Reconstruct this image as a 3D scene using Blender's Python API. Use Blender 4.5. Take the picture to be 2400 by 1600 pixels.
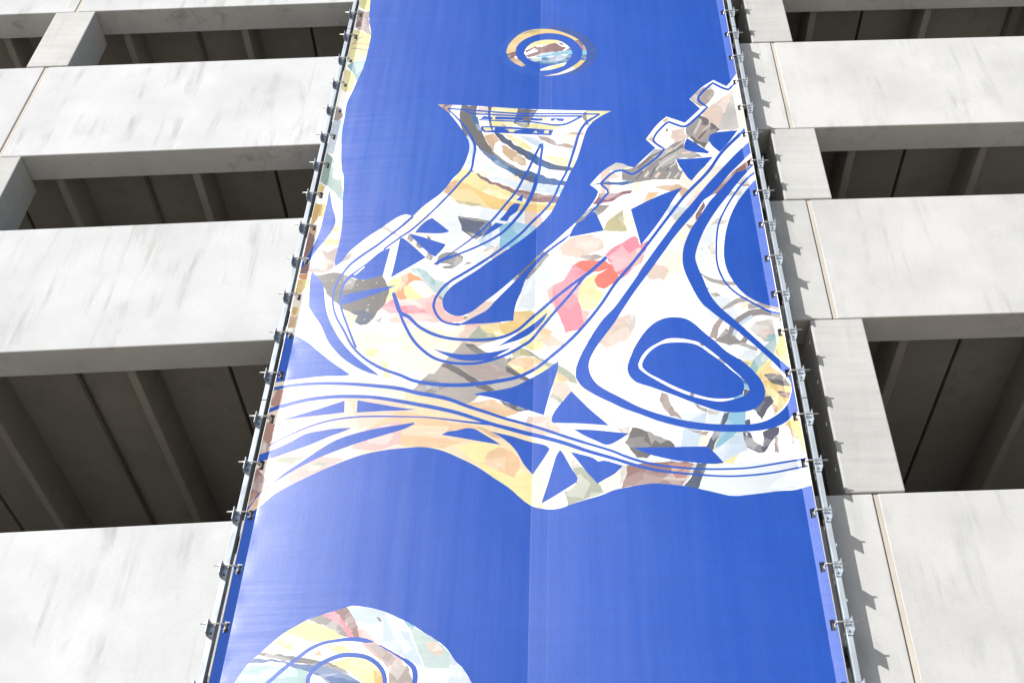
import bpy, bmesh, math, random
import numpy as np
from mathutils import Vector, Matrix
from mathutils.geometry import delaunay_2d_cdt

# ------------------------------------------------------------------ clear
for o in list(bpy.data.objects):
    bpy.data.objects.remove(o)
scene = bpy.context.scene
COL = scene.collection
random.seed(7)
R = math.radians

# ------------------------------------------------------------------ camera
ZO = 14.1435                      # first visible tension clip, metres above the ground
CAM = np.array([0.2735, -7.683, -12.5435 + ZO])
PITCH, YAW, FPX, U0 = 0.7329, 0.0066, 2600.0, 1310.61
BW = 4.615                        # distance between the two hook lines
cam_d = bpy.data.cameras.new('camera')
cam = bpy.data.objects.new('camera', cam_d)
COL.objects.link(cam)
cam.location = CAM
cam.rotation_euler = (math.pi / 2 + PITCH, 0, YAW)
cam_d.sensor_width = 36.0
cam_d.lens = FPX / 2400.0 * 36.0
cam_d.shift_x = (1200.0 - U0) / 2400.0
cam_d.clip_end = 3000
scene.camera = cam

# ------------------------------------------------------------------ light
SUN_AZ, SUN_EL = R(48.6), R(31.7)          # azimuth to the left of the facade normal
to_sun = Vector((-math.sin(SUN_AZ) * math.cos(SUN_EL), -math.cos(SUN_AZ) * math.cos(SUN_EL), math.sin(SUN_EL)))
w = bpy.data.worlds.new('World')
scene.world = w
w.use_nodes = True
nt = w.node_tree
bg = nt.nodes['Background']
sky = nt.nodes.new('ShaderNodeTexSky')
sky.sky_type = 'NISHITA'
sky.sun_disc = False
sky.sun_elevation = SUN_EL
sky.sun_rotation = math.atan2(to_sun.x, to_sun.y)
nt.links.new(sky.outputs[0], bg.inputs[0])
bg.inputs[1].default_value = 0.09
sd = bpy.data.lights.new('sun', 'SUN')
sd.energy = 4.2
sd.angle = R(0.53)
sd.color = (1.0, 0.972, 0.935)
sun = bpy.data.objects.new('sun', sd)
COL.objects.link(sun)
sun.rotation_euler = to_sun.to_track_quat('Z', 'Y').to_euler()
sun.location = (-8, -12, 25)
scene.view_settings.view_transform = 'Standard'
scene.view_settings.look = 'None'
scene.view_settings.gamma = 1.0
scene.view_settings.exposure = 0.90
scene.render.engine = 'CYCLES'


# ------------------------------------------------------------------ helpers
def tag(o, label=None, cat=None, group=None, kind=None):
    if label: o['label'] = label
    if cat: o['category'] = cat
    if group: o['group'] = group
    if kind: o['kind'] = kind
    return o


def empty(name, loc):
    o = bpy.data.objects.new(name, None)
    COL.objects.link(o)
    o.location = loc
    o.empty_display_size = 0.2
    return o


def link(name, me, mat, parent=None, loc=None):
    o = bpy.data.objects.new(name, me)
    COL.objects.link(o)
    if mat and not me.materials:
        me.materials.append(mat)
    if parent is not None:
        o.parent = parent
        p = parent
        off = Vector((0, 0, 0))
        while p:
            off += p.location
            p = p.parent
        if loc is None:
            o.location = -off           # mesh given in world coordinates
        else:
            o.location = loc
    elif loc is not None:
        o.location = loc
    return o


def mesh_from(name, verts, faces, smooth=False):
    me = bpy.data.meshes.new(name)
    me.from_pydata([tuple(v) for v in verts], [], faces)
    me.update()
    if smooth:
        for p in me.polygons: p.use_smooth = True
    return me


def bm_mesh(name, bm, bevel=0.0, seg=1):
    if bevel:
        bmesh.ops.bevel(bm, geom=bm.edges[:], offset=bevel, segments=seg, affect='EDGES', profile=0.5)
    bmesh.ops.recalc_face_normals(bm, faces=bm.faces[:])
    me = bpy.data.meshes.new(name)
    bm.to_mesh(me)
    bm.free()
    return me


def add_hexa(bm, c8):
    vs = [bm.verts.new(c) for c in c8]
    for f in ((0, 3, 2, 1), (4, 5, 6, 7), (0, 1, 5, 4), (1, 2, 6, 5), (2, 3, 7, 6), (3, 0, 4, 7)):
        bm.faces.new([vs[i] for i in f])


def add_box(bm, a, b):
    (x0, y0, z0), (x1, y1, z1) = a, b
    add_hexa(bm, [(x0, y0, z0), (x1, y0, z0), (x1, y1, z0), (x0, y1, z0), (x0, y0, z1), (x1, y0, z1), (x1, y1, z1), (x0, y1, z1)])


def add_tube(bm, pts, r, n=8):
    rings = []
    pts = [Vector(p) for p in pts]
    for i, p in enumerate(pts):
        d = (pts[min(i + 1, len(pts) - 1)] - pts[max(i - 1, 0)]).normalized()
        a = d.orthogonal().normalized() if i == 0 else (prev - d * prev.dot(d)).normalized()
        prev = a
        b = d.cross(a)
        rings.append([bm.verts.new(p + (a * math.cos(t) + b * math.sin(t)) * r) for t in [2 * math.pi * k / n for k in range(n)]])
    for r0, r1 in zip(rings, rings[1:]):
        for k in range(n):
            f = bm.faces.new((r0[k], r0[(k + 1) % n], r1[(k + 1) % n], r1[k]))
            f.smooth = True
    bm.faces.new(rings[0][::-1])
    bm.faces.new(rings[-1])


# ------------------------------------------------------------------ materials
def new_mat(name):
    m = bpy.data.materials.new(name)
    m.use_nodes = True
    nt = m.node_tree
    return m, nt, nt.nodes, nt.links, nt.nodes['Principled BSDF']


def node(nt, typ, **kw):
    n = nt.nodes.new(typ)
    for k, v in kw.items():
        if hasattr(n, k):
            setattr(n, k, v)
        else:
            n.inputs[k].default_value = v
    return n


def mapping(nt, scale, rot=(0, 0, 0), coord='Object'):
    tc = nt.nodes.new('ShaderNodeTexCoord')
    mp = nt.nodes.new('ShaderNodeMapping')
    mp.inputs['Scale'].default_value = scale
    mp.inputs['Rotation'].default_value = rot
    nt.links.new(tc.outputs[coord], mp.inputs[0])
    return mp


def ramp(nt, src, p0, c0, p1, c1):
    r = nt.nodes.new('ShaderNodeValToRGB')
    r.color_ramp.elements[0].position = p0
    r.color_ramp.elements[0].color = c0 if len(c0) == 4 else (*c0, 1)
    r.color_ramp.elements[1].position = p1
    r.color_ramp.elements[1].color = c1 if len(c1) == 4 else (*c1, 1)
    nt.links.new(src, r.inputs[0])
    return r


def mix(nt, kind, fac, a, b):
    m = nt.nodes.new('ShaderNodeMix')
    m.data_type = 'RGBA'
    m.blend_type = kind
    for s, v in ((0, fac), (6, a), (7, b)):
        if hasattr(v, 'is_linked'):
            nt.links.new(v, m.inputs[s])
        elif s == 0:
            m.inputs[0].default_value = v
        else:
            m.inputs[s].default_value = (*v, 1) if len(v) == 3 else v
    return m.outputs[2]


def concrete(name, base, stain=0.5, board=0.0, warm=(1, 1, 1), seed=0.0):
    m, nt, N, L, P = new_mat(name)
    P.inputs['Roughness'].default_value = 0.86
    P.inputs['Specular IOR Level'].default_value = 0.25
    big = node(nt, 'ShaderNodeTexNoise', Scale=0.9, Detail=6.0, Roughness=0.62)
    mp = mapping(nt, (1, 1, 1)); mp.inputs['Location'].default_value = (seed, seed * 2, seed * 3)
    L.new(mp.outputs[0], big.inputs[0])
    fine = node(nt, 'ShaderNodeTexNoise', Scale=38.0, Detail=5.0, Roughness=0.7)
    L.new(mp.outputs[0], fine.inputs[0])
    b = tuple(base * w_ for w_ in warm)
    c = ramp(nt, big.outputs[0], 0.33, tuple(v * 0.87 for v in b), 0.62, tuple(v * 1.04 for v in b)).outputs[0]
    c = mix(nt, 'MULTIPLY', 0.22, c, ramp(nt, fine.outputs[0], 0.3, (0.78, 0.78, 0.77), 0.6, (1.03, 1.03, 1.03)).outputs[0])
    # run-off streaks: noise stretched along the height, broken up by a larger one
    st = node(nt, 'ShaderNodeTexNoise', Scale=1.0, Detail=5.0, Roughness=0.65, Distortion=0.6)
    L.new(mapping(nt, (5.5, 5.5, 0.55), (0, R(5), 0)).outputs[0], st.inputs[0])
    sm = ramp(nt, st.outputs[0], 0.5, (0, 0, 0), 0.74, (1, 1, 1)).outputs[0]
    bn = node(nt, 'ShaderNodeTexNoise', Scale=1.7, Detail=3.0)
    L.new(mp.outputs[0], bn.inputs[0])
    sm2 = mix(nt, 'MULTIPLY', 1.0, sm, ramp(nt, bn.outputs[0], 0.42, (0, 0, 0), 0.62, (1, 1, 1)).outputs[0])
    sfac = node(nt, 'ShaderNodeMath', operation='MULTIPLY')
    L.new(sm2, sfac.inputs[0]); sfac.inputs[1].default_value = stain
    c = mix(nt, 'MIX', sfac.outputs[0], c, (b[0] * 0.56, b[0] * 0.575, b[0] * 0.545))
    oi = nt.nodes.new('ShaderNodeObjectInfo')       # casts differ a little from one another
    c = mix(nt, 'MULTIPLY', 1.0, c, ramp(nt, oi.outputs['Random'], 0.0, (0.93, 0.93, 0.925), 1.0, (1.03, 1.03, 1.03)).outputs[0])
    # pin holes
    vo = node(nt, 'ShaderNodeTexVoronoi', Scale=9.0)
    L.new(mp.outputs[0], vo.inputs[0])
    ph = ramp(nt, vo.outputs['Distance'], 0.02, (1, 1, 1), 0.055, (0, 0, 0)).outputs[0]
    pk = node(nt, 'ShaderNodeTexNoise', Scale=2.3)
    L.new(mp.outputs[0], pk.inputs[0])
    ph = mix(nt, 'MULTIPLY', 1.0, ph, ramp(nt, pk.outputs[0], 0.52, (0, 0, 0), 0.6, (1, 1, 1)).outputs[0])
    c = mix(nt, 'MIX', ph, c, tuple(v * 0.5 for v in b))
    hgt = mix(nt, 'ADD', 0.35, big.outputs[0], fine.outputs[0])
    if board:
        wv = node(nt, 'ShaderNodeTexNoise', Scale=1.0, Detail=3.0, Roughness=0.55)
        L.new(mapping(nt, (0.6, 0.6, 16.0)).outputs[0], wv.inputs[0])
        c = mix(nt, 'MULTIPLY', board, c, ramp(nt, wv.outputs[0], 0.35, (0.72, 0.72, 0.72), 0.6, (1.05, 1.05, 1.05)).outputs[0])
        hgt = mix(nt, 'ADD', 0.5, hgt, wv.outputs[0])
    L.new(c, P.inputs['Base Color'])
    bu = node(nt, 'ShaderNodeBump', Strength=0.35, Distance=0.012)
    L.new(hgt, bu.inputs['Height'])
    L.new(bu.outputs[0], P.inputs['Normal'])
    return m


def metal(name, col, rough, metallic=0.85, var=0.25):
    m, nt, N, L, P = new_mat(name)
    P.inputs['Metallic'].default_value = metallic
    n = node(nt, 'ShaderNodeTexNoise', Scale=22.0, Detail=5.0)
    L.new(mapping(nt, (1, 1, 0.25)).outputs[0], n.inputs[0])
    c = ramp(nt, n.outputs[0], 0.3, tuple(v * (1 - var) for v in col), 0.65, col)
    L.new(c.outputs[0], P.inputs['Base Color'])
    r = ramp(nt, n.outputs[0], 0.3, (rough * 1.3,) * 3, 0.7, (rough * 0.85,) * 3)
    L.new(r.outputs[0], P.inputs['Roughness'])
    return m


M = {}
M['panel_l'] = concrete('precast_concrete_pale', 0.44, 1.0, 0.0, (0.972, 0.995, 1.015), 0.0)
M['panel_r'] = concrete('precast_concrete_grey', 0.42, 0.75, 0.0, (0.99, 0.995, 0.985), 4.3)
M['column'] = concrete('column_concrete_board_marked', 0.40, 0.6, 0.22, (0.99, 0.99, 0.97), 9.1)
M['deck'] = concrete('deck_concrete_dusty', 0.28, 0.6, 0.2, (1.0, 0.945, 0.85), 2.2)
M['sealant'] = concrete('beige_joint_sealant', 0.42, 0.5, 0.0, (1.0, 0.92, 0.80), 1.0)
M['galv'] = metal('galvanised_steel', (0.36, 0.40, 0.44), 0.55, 0.35)
M['clip'] = metal('galvanised_clip_steel', (0.42, 0.46, 0.50), 0.42, 0.8)
M['rod'] = metal('stainless_rod', (0.5, 0.48, 0.46), 0.4, 0.8)
M['bolt'] = metal('bolt_steel', (0.16, 0.16, 0.16), 0.5, 0.8)
M['edge'] = metal('edge_rod_aluminium', (0.6, 0.59, 0.56), 0.45, 0.4)
M['bracket'] = metal('weathered_bracket_steel', (0.10, 0.10, 0.105), 0.55, 0.6)
M['pipe'] = metal('dark_conduit', (0.12, 0.11, 0.10), 0.6, 0.2)

# printed vinyl
def vinyl(name, rough, spec):
    m, nt, N, L, P = new_mat(name)
    at = node(nt, 'ShaderNodeAttribute', attribute_name='print')
    v1 = node(nt, 'ShaderNodeTexNoise', Scale=3.2, Detail=5.0, Roughness=0.6)
    L.new(mapping(nt, (1, 1, 1)).outputs[0], v1.inputs[0])
    c = mix(nt, 'MULTIPLY', 0.5, at.outputs['Color'], ramp(nt, v1.outputs[0], 0.35, (0.86, 0.88, 0.9), 0.65, (1.06, 1.05, 1.03)).outputs[0])
    hz = node(nt, 'ShaderNodeTexNoise', Scale=1.0, Detail=4.0, Roughness=0.7)      # print-head banding across the roll
    L.new(mapping(nt, (0.35, 1, 34.0)).outputs[0], hz.inputs[0])
    c = mix(nt, 'MULTIPLY', 0.4, c, ramp(nt, hz.outputs[0], 0.35, (0.86, 0.88, 0.92), 0.65, (1.08, 1.06, 1.03)).outputs[0])
    L.new(c, P.inputs['Base Color'])
    vs_ = node(nt, 'ShaderNodeTexNoise', Scale=1.0, Detail=5.0, Roughness=0.65)     # roll creases run up the cloth
    L.new(mapping(nt, (9.0, 1, 0.35), (0, R(-1.5), 0)).outputs[0], vs_.inputs[0])
    L.new(ramp(nt, vs_.outputs[0], 0.3, (rough + 0.05,) * 3, 0.7, (rough - 0.05,) * 3).outputs[0], P.inputs['Roughness'])
    P.inputs['Specular IOR Level'].default_value = spec
    wp = node(nt, 'ShaderNodeTexNoise', Scale=1.0, Detail=6.0, Roughness=0.75)      # weave, long threads across
    L.new(mapping(nt, (14.0, 1, 130.0)).outputs[0], wp.inputs[0])
    wq = node(nt, 'ShaderNodeTexNoise', Scale=1.0, Detail=4.0, Roughness=0.7)
    L.new(mapping(nt, (110.0, 1, 9.0)).outputs[0], wq.inputs[0])
    hh = mix(nt, 'ADD', 0.6, wp.outputs[0], wq.outputs[0])
    hh = mix(nt, 'ADD', 0.5, hh, vs_.outputs[0])
    bu = node(nt, 'ShaderNodeBump', Strength=0.55, Distance=0.0016)
    L.new(hh, bu.inputs['Height'])
    L.new(bu.outputs[0], P.inputs['Normal'])
    bu2 = node(nt, 'ShaderNodeBump', Strength=0.42, Distance=0.013)
    rp = node(nt, 'ShaderNodeTexNoise', Scale=1.0, Detail=3.0, Roughness=0.5)       # slack ripples
    L.new(mapping(nt, (0.55, 1, 9.0)).outputs[0], rp.inputs[0])
    L.new(rp.outputs[0], bu2.inputs['Height'])
    L.new(bu2.outputs[0], bu.inputs['Normal'])
    return m


M['vinyl'] = vinyl('printed_mesh_vinyl', 0.43, 0.78)
M['weld'] = vinyl('printed_mesh_vinyl_welded_double', 0.44, 0.9)
M['bead'] = vinyl('heat_weld_bead', 0.58, 1.0)

# ground
m, nt, N, L, P = new_mat('plaza_paving')
M['ground'] = m
br = node(nt, 'ShaderNodeTexBrick', Scale=1.0)
br.inputs['Color1'].default_value = (0.47, 0.41, 0.33, 1)
br.inputs['Color2'].default_value = (0.42, 0.365, 0.29, 1)
br.inputs['Mortar'].default_value = (0.14, 0.135, 0.13, 1)
br.inputs['Mortar Size'].default_value = 0.012
br.inputs['Brick Width'].default_value = 0.9
br.inputs['Row Height'].default_value = 0.6
L.new(mapping(nt, (1, 1, 1)).outputs[0], br.inputs[0])
gn = node(nt, 'ShaderNodeTexNoise', Scale=0.7, Detail=6.0)
c = mix(nt, 'MULTIPLY', 0.6, br.outputs[0], ramp(nt, gn.outputs[0], 0.3, (0.7, 0.7, 0.7), 0.7, (1.1, 1.1, 1.1)).outputs[0])
L.new(c, P.inputs['Base Color'])
P.inputs['Roughness'].default_value = 0.9

# ------------------------------------------------------------------ ground
g = link('ground', mesh_from('ground', [(-600, -600, 0), (600, -600, 0), (600, 600, 0), (-600, 600, 0)], [(0, 1, 2, 3)]), M['ground'])
tag(g, 'pale paved ground in front of the garage', 'ground', kind='structure')

# ------------------------------------------------------------------ photograph pixel -> ray
cp, sp, cy, sy = math.cos(PITCH), math.sin(PITCH), math.cos(YAW), math.sin(YAW)
FW = np.array([-sy * cp, cy * cp, sp])
UP = np.array([sy * sp, -cy * sp, cp])
RT = np.array([cy, sy, 0.0])


def rays(px):
    px = np.asarray(px, float)
    return FW + np.outer((px[:, 0] - U0) / FPX, RT) - np.outer((px[:, 1] - 800.0) / FPX, UP)


def on_y(px, y):
    d = rays(px)
    k = (y - CAM[1]) / d[:, 1]
    return CAM + d * k[:, None]


def on_z(px, z):
    d = rays(px)
    k = (z - CAM[2]) / d[:, 2]
    return CAM + d * k[:, None]


TX = {'A': 440.0, 'B': 940.0, 'C': 1460.0}


def parse(s):
    out = []
    x0 = y0 = 0.0
    for tk in s.split():
        if tk[0] in 'ABC':
            x0, y0 = TX[tk[0]], 400.0 * int(tk[1])
        else:
            a, b = tk.split(',')
            out.append((x0 + float(a) / 3.92, y0 + float(b) / 3.92))
    return np.array(out)


# ------------------------------------------------------------------ parking garage
DF = 0.185                                   # outer face of the concrete behind the banner plane
LEVELS = [6.0, 3.0, 0.0, -3.0, -6.78, -9.78]
HP = 1.75                                  # height of a spandrel panel
TH = 0.36                                  # thickness


def top_z(x):                               # the decks are ramps: everything follows their slope
    return ZO - 0.533 + x * (0.056 if x < 0 else 0.036)


garage = empty('parking_garage', (0, DF, 0))
tag(garage, 'concrete parking garage with sloping spandrel panels behind the blue banner', 'building')

SEAMS = [-15.1, -6.1, 0.0, 2.898, 11.9]
for li, lz in enumerate(LEVELS):
    for si in range(len(SEAMS) - 1):
        xa, xb = SEAMS[si] + 0.022, SEAMS[si + 1] - 0.022
        bm = bmesh.new()
        za, zb = top_z(xa) + lz, top_z(xb) + lz
        j = random.uniform(-0.003, 0.003)
        y0, y1 = DF + j, DF + TH
        n = 1
        add_hexa(bm, [(xa, y0, za - HP), (xb, y0, zb - HP), (xb, y1, zb - HP), (xa, y1, za - HP), (xa, y0, za), (xb, y0, zb), (xb, y1, zb), (xa, y1, za)])
        sp_o = link('spandrel_panel', bm_mesh('spandrel_panel', bm, 0.012, 2), M['panel_l'] if xb < 1 else M['panel_r'], garage)
        if si < len(SEAMS) - 2:
            x = SEAMS[si + 1]
            zc = top_z(x) + lz
            bm = bmesh.new()
            add_box(bm, (x - 0.013, DF + 0.006, zc - HP + 0.004), (x + 0.0215, DF + 0.06, zc - 0.008))
            link('joint_sealant', bm_mesh('joint_sealant', bm), M['sealant'], sp_o)

# columns standing between one spandrel and the next
for cx in (-6.1, 2.906, 11.9):
    for li, lz in enumerate(LEVELS):
        zt = top_z(cx) + lz - HP
        zb = top_z(cx) + LEVELS[li + 1] if li + 1 < len(LEVELS) else -0.2
        xa, xb = cx - 0.255, cx + 0.255
        s = 0.036 if cx > 0 else 0.056
        bm = bmesh.new()
        g_ = 0.012
        y0, y1 = DF - 0.006, DF + 0.5
        add_hexa(bm, [(xa, y0, zb - s * .255 + g_), (xb, y0, zb + s * .255 + g_), (xb, y1, zb + s * .255 + g_), (xa, y1, zb - s * .255 + g_),
                      (xa, y0, zt - s * .255 - g_), (xb, y0, zt + s * .255 - g_), (xb, y1, zt + s * .255 - g_), (xa, y1, zt - s * .255 - g_)])
        link('column', bm_mesh('column', bm, 0.012, 2), M['column'], garage)

# decks: precast double tees side by side, stems running back from the facade, open joints between them
DEPTH = 15.0
JOINTS = [-15.88, -12.72, -9.56, -6.40, -3.24, -0.08, 1.33, 4.49, 7.65, 10.775, 12.6]
for li, lz in enumerate(LEVELS):
    y0, y1 = DF + TH + 0.004, DF + DEPTH
    for ja, jb in zip(JOINTS, JOINTS[1:]):
        xa, xb = ja + 0.017, jb - 0.017
        def zc(x): return top_z(x) + lz - HP + 0.50
        bm = bmesh.new()
        za, zb = zc(xa), zc(xb)
        add_hexa(bm, [(xa, y0, za), (xb, y0, zb), (xb, y1, zb), (xa, y1, za), (xa, y0, za + .1), (xb, y0, zb + .1), (xb, y1, zb + .1), (xa, y1, za + .1)])
        deck = link('double_tee', bm_mesh('double_tee', bm, 0.008), M['deck'], garage)
        for x in ((xa + 0.775, xb - 0.775) if jb - ja > 3 else (0.5 * (xa + xb),)):
            z = zc(x)
            bm = bmesh.new()
            hw = 0.045
            add_hexa(bm, [(x - hw, y0 + .005, z - .40), (x + hw, y0 + .005, z - .40), (x + hw, y1, z - .40), (x - hw, y1, z - .40),
                          (x - hw * 1.7, y0 + .005, z + .002), (x + hw * 1.7, y0 + .005, z + .002), (x + hw * 1.7, y1, z + .002), (x - hw * 1.7, y1, z + .002)])
            link('stem', bm_mesh('stem', bm, 0.008), M['deck'], deck)
    for xa, xb in ((-16.1, 0.0), (0.0, 12.6)):
        bm = bmesh.new()
        za, zb = zc(xa) + .17, zc(xb) + .17
        add_hexa(bm, [(xa, y0, za), (xb, y0, zb), (xb, y1, zb), (xa, y1, za), (xa, y0, za + .08), (xb, y0, zb + .08), (xb, y1, zb + .08), (xa, y1, za + .08)])
        link('deck_topping', bm_mesh('deck_topping', bm), M['deck'], garage)
    # conduit clipped under the deck
    for x in (-4.78, -9.2, 6.6):
        bm = bmesh.new()
        z = zc(x) - 0.035
        add_tube(bm, [(x, y0 + .02, z), (x - 0.02, y0 + 5, z), (x - 0.03, y1 - .1, z)], 0.022, 8)
        link('conduit', bm_mesh('conduit', bm), M['pipe'], garage)
bm = bmesh.new()
add_box(bm, (-16.1, DF + DEPTH + 0.01, 0), (12.6, DF + DEPTH + 0.3, ZO + 7))
link('rear_wall', bm_mesh('rear_wall', bm), M['deck'], garage)

# ------------------------------------------------------------------ the printed design, traced outline by outline
# B blue shape, W white shape, P colour only where the print is not blue, O colour anywhere, S blue stroke, SP colour stroke (masked)
PAL = dict(blue=(14, 98, 228), white=(255, 255, 252), cream=(255, 245, 228), yellow=(250, 214, 132), lyellow=(252, 240, 170), dyellow=(236, 196, 112),
           lemon=(246, 243, 165), tan=(226, 190, 150), peach=(250, 208, 160), beige=(240, 216, 200), brown=(158, 116, 110), maroon=(158, 96, 112),
           rust=(198, 146, 126), mauve=(188, 170, 163), taupe=(190, 180, 172), grey=(158, 152, 148), dgrey=(116, 110, 106), slate=(86, 98, 122),
           steel=(62, 108, 172), sky=(150, 205, 232), psky=(214, 230, 246), ice=(238, 246, 252), teal=(168, 204, 206), mint=(206, 226, 222),
           olive=(206, 196, 146), sage=(182, 188, 166), pink=(252, 150, 166), lpink=(250, 196, 190), coral=(252, 128, 106), orange=(250, 172, 112),
           lgrey=(222, 216, 208), haloL=(34, 108, 230), haloR=(58, 98, 194), bluel=(22, 104, 230), dsky=(60, 130, 180), ink=(98, 94, 112), gtea=(170, 194, 186), blush=(250, 214, 190), butter=(253, 230, 186), ivory=(253, 244, 220))
D = []
def W_(s): D.append(('W', 'white', s))
def B_(s): D.append(('B', 'blue', s))
def P_(c, s): D.append(('P', c, s))
def O_(c, s): D.append(('O', c, s))
def S_(w, s): D.append(('S', 'blue', s, w))
def SP_(c, w, s): D.append(('SP', c, s, w))

# faint tints in the blue field
O_('bluel', 'A0 1655,525 1720,520 1640,620 1610,720 1575,880 1550,1020 1520,1190 1500,1312 1418,1312 1420,1230 1440,1160 1455,1010 1480,940 1520,860 1600,720 1640,620')
_a = [(2400 / 2352 * (972 + 146 * math.cos(t)), 2400 / 2352 * (362 + 134 * math.sin(t))) for t in np.linspace(0, 2 * math.pi, 28)[:-1]]
O_('bluel', 'A0 ' + ' '.join('%.1f,%.1f' % ((x - 440) * 3.92, y * 3.92) for x, y in _a))
# main white mass
W_('A2 300,1568 A0 1200,-60 1690,-60 1680,0 1670,110 1668,200 1685,320 1665,420 1645,510 1600,650 1550,760 1500,870 1465,940 1440,1080 1420,1200 1412,1320 1418,1568 '
   'A1 1430,40 1422,280 1415,520 1385,690 1350,855 1355,880 1400,850 1480,750 1560,680 1680,590 1790,520 1830,490 1960,412 B1 45,400 108,420 200,330 380,195 470,80 548,0 '
   'B0 610,1440 628,1330 600,1250 560,1190 500,1110 450,1050 400,1010 335,960 700,975 1080,1000 1450,1012 1930,1022 1850,1060 1760,1120 1710,1180 1680,1260 1650,1360 1600,1500 '
   'B1 1555,10 1520,90 1450,240 1380,380 1250,520 1120,625 950,740 800,840 700,910 580,985 480,1050 420,1110 385,1170 382,1240 410,1290 470,1325 540,1335 640,1300 760,1210 880,1120 1000,1020 '
   '1160,875 1300,742 1400,660 1500,570 1600,480 1720,350 1800,230 1812,190 1780,160 1735,130 1860,0 B0 1975,1495 C0 0,1505 50,1528 105,1540 200,1450 300,1360 210,1280 320,1140 400,1073 570,1130 '
   '710,1000 610,910 730,800 830,737 950,795 1040,685 1300,650 C2 2000,1300 1735,1320 1580,1362 1450,1370 1250,1395 1000,1415 850,1385 700,1350 560,1325 400,1308 270,1303 150,1318 0,1345 '
   'B2 1960,1362 1840,1410 1700,1450 1560,1495 1480,1525 1400,1540 1300,1535 1220,1518 1150,1480 1090,1430 1000,1350 850,1250 700,1150 550,1075 400,1010 300,982 200,968 0,980 '
   'A2 1800,998 1600,1040 1400,1110 1200,1195 1000,1290 800,1400 680,1500 580,1568')
D.append(('BLOBS',))
# ring at the top
O_('haloL', 'B0 1352,236 1100,280 960,360 893,470 940,590 1080,670 1280,702 1352,704 1480,690 1352,450')
O_('haloR', 'B0 1352,236 1560,270 1720,350 1812,470 1760,590 1600,680 1480,690 1352,704 1352,450')
W_('B0 1110,615 1040,580 990,535 966,480 985,420 1040,355 1110,305 1200,275 1300,268 1400,275 1520,310 1620,360 1680,415 1706,480 1695,555 1640,610 1560,655 1450,688 1305,702 1400,682 1500,650 1600,595 1650,550 1668,480 1640,415 1580,365 1500,328 1400,308 1300,310 1200,335 1110,380 1060,435 1050,485 1065,530 1110,570 1170,590')
B_('B0 1050,485 1060,435 1110,380 1200,335 1300,310 1400,308 1500,328 1580,365 1640,415 1668,480 1650,550 1600,595 1500,650 1400,682 1200,640 1110,570')
P_('yellow', 'B0 940,240 1740,240 1740,720 1260,720 1200,560 940,640')
P_('olive', 'B0 1090,318 1180,282 1290,272 1240,292 1150,312')
P_('brown', 'B0 960,495 1050,475 1067,515 1030,540 995,555'); P_('tan', 'B0 1000,548 1060,525 1172,585 1110,618 1030,580')
P_('white', 'B0 1040,520 1062,518 1070,535 1050,545'); P_('dsky', 'B0 1660,503 1710,500 1700,555 1645,552'); P_('sky', 'B0 1660,465 1710,462 1710,500 1660,502')
P_('brown', 'B0 1598,370 1655,375 1695,425 1708,465 1664,462 1640,410'); P_('cream', 'B0 1300,710 1400,680 1560,610 1620,640 1500,700')
W_('B0 1130,490 1145,450 1190,405 1270,375 1380,367 1450,375 1500,400 1550,440 1575,490 1560,530 1520,575 1400,592 1280,584 1210,562 1160,535')
P_('lyellow', 'B0 1130,450 1200,390 1380,360 1480,380 1400,400 1250,432 1180,440')
P_('brown', 'B0 1138,466 1225,435 1240,432 1270,468 1250,436 1425,396 1465,425 1520,440 1480,475 1300,495 1200,525 1160,528 1150,508 1230,482 1262,466 1228,448 1150,482')
P_('brown', 'B0 1455,392 1490,400 1485,415 1460,410'); P_('brown', 'B0 1520,455 1560,440 1572,462 1530,470')
P_('sky', 'B0 1230,528 1330,490 1480,472 1580,460 1580,500 1440,510 1300,530'); P_('dsky', 'B0 1165,540 1300,532 1440,515 1580,495 1565,540 1520,580 1400,596 1280,588 1200,560')
P_('mint', 'B0 1180,540 1300,530 1290,560 1210,564')
W_('B0 1280,640 1360,610 1450,590 1522,572 1500,605 1420,632 1340,647 1280,650'); P_('lyellow', 'B0 1280,655 1360,615 1480,590 1520,600 1400,660')

# boot: bands of colour
P_('beige', 'B0 720,975 800,980 800,1045 690,1040'); P_('brown', 'B0 330,950 475,960 462,1000 450,1065 390,1020'); P_('tan', 'B0 330,955 400,962 380,990')
P_('lyellow', 'B0 830,980 1085,1000 1050,1050 1045,1150 1000,1170 960,1150 930,1180 900,1230 850,1200 820,1100 840,1050')
P_('lyellow', 'B0 1170,1130 1380,1150 1480,1150 1400,1200 1120,1180'); P_('lyellow', 'B0 1260,1060 1340,1065 1330,1110 1280,1110')
P_('lyellow', 'B0 1695,1015 1940,1020 1760,1125 1725,1125 1700,1060'); P_('lyellow', 'B0 930,1225 1060,1260 1190,1350 1212,1388 1100,1350 990,1270')
P_('lyellow', 'B0 1400,1440 1500,1450 1620,1480 1590,1568 1480,1530 1400,1490 1300,1440'); P_('cream', 'B0 1480,1240 1700,1215 1640,1420 1500,1400')
P_('tan', 'B0 1490,1240 1600,1215 1685,1220 1680,1240 1580,1240'); P_('psky', 'B0 1080,1250 1200,1260 1300,1300 1420,1350 1590,1380 1500,1420 1380,1400 1250,1350 1180,1310')
P_('dgrey', 'B0 1080,1000 1262,1010 1222,1060 1190,1110 1170,1168 1080,1160 1038,1130 1060,1040'); P_('sage', 'B0 1045,1105 1165,1120 1165,1168 1080,1162')
P_('tan', 'B0 765,1245 855,1228 905,1290 862,1312 850,1392 800,1330'); P_('tan', 'B0 922,1330 1000,1360 1142,1460 1152,1525 1080,1510 980,1450 930,1400')
P_('tan', 'B0 930,1145 960,1150 985,1200 940,1200')
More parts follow.
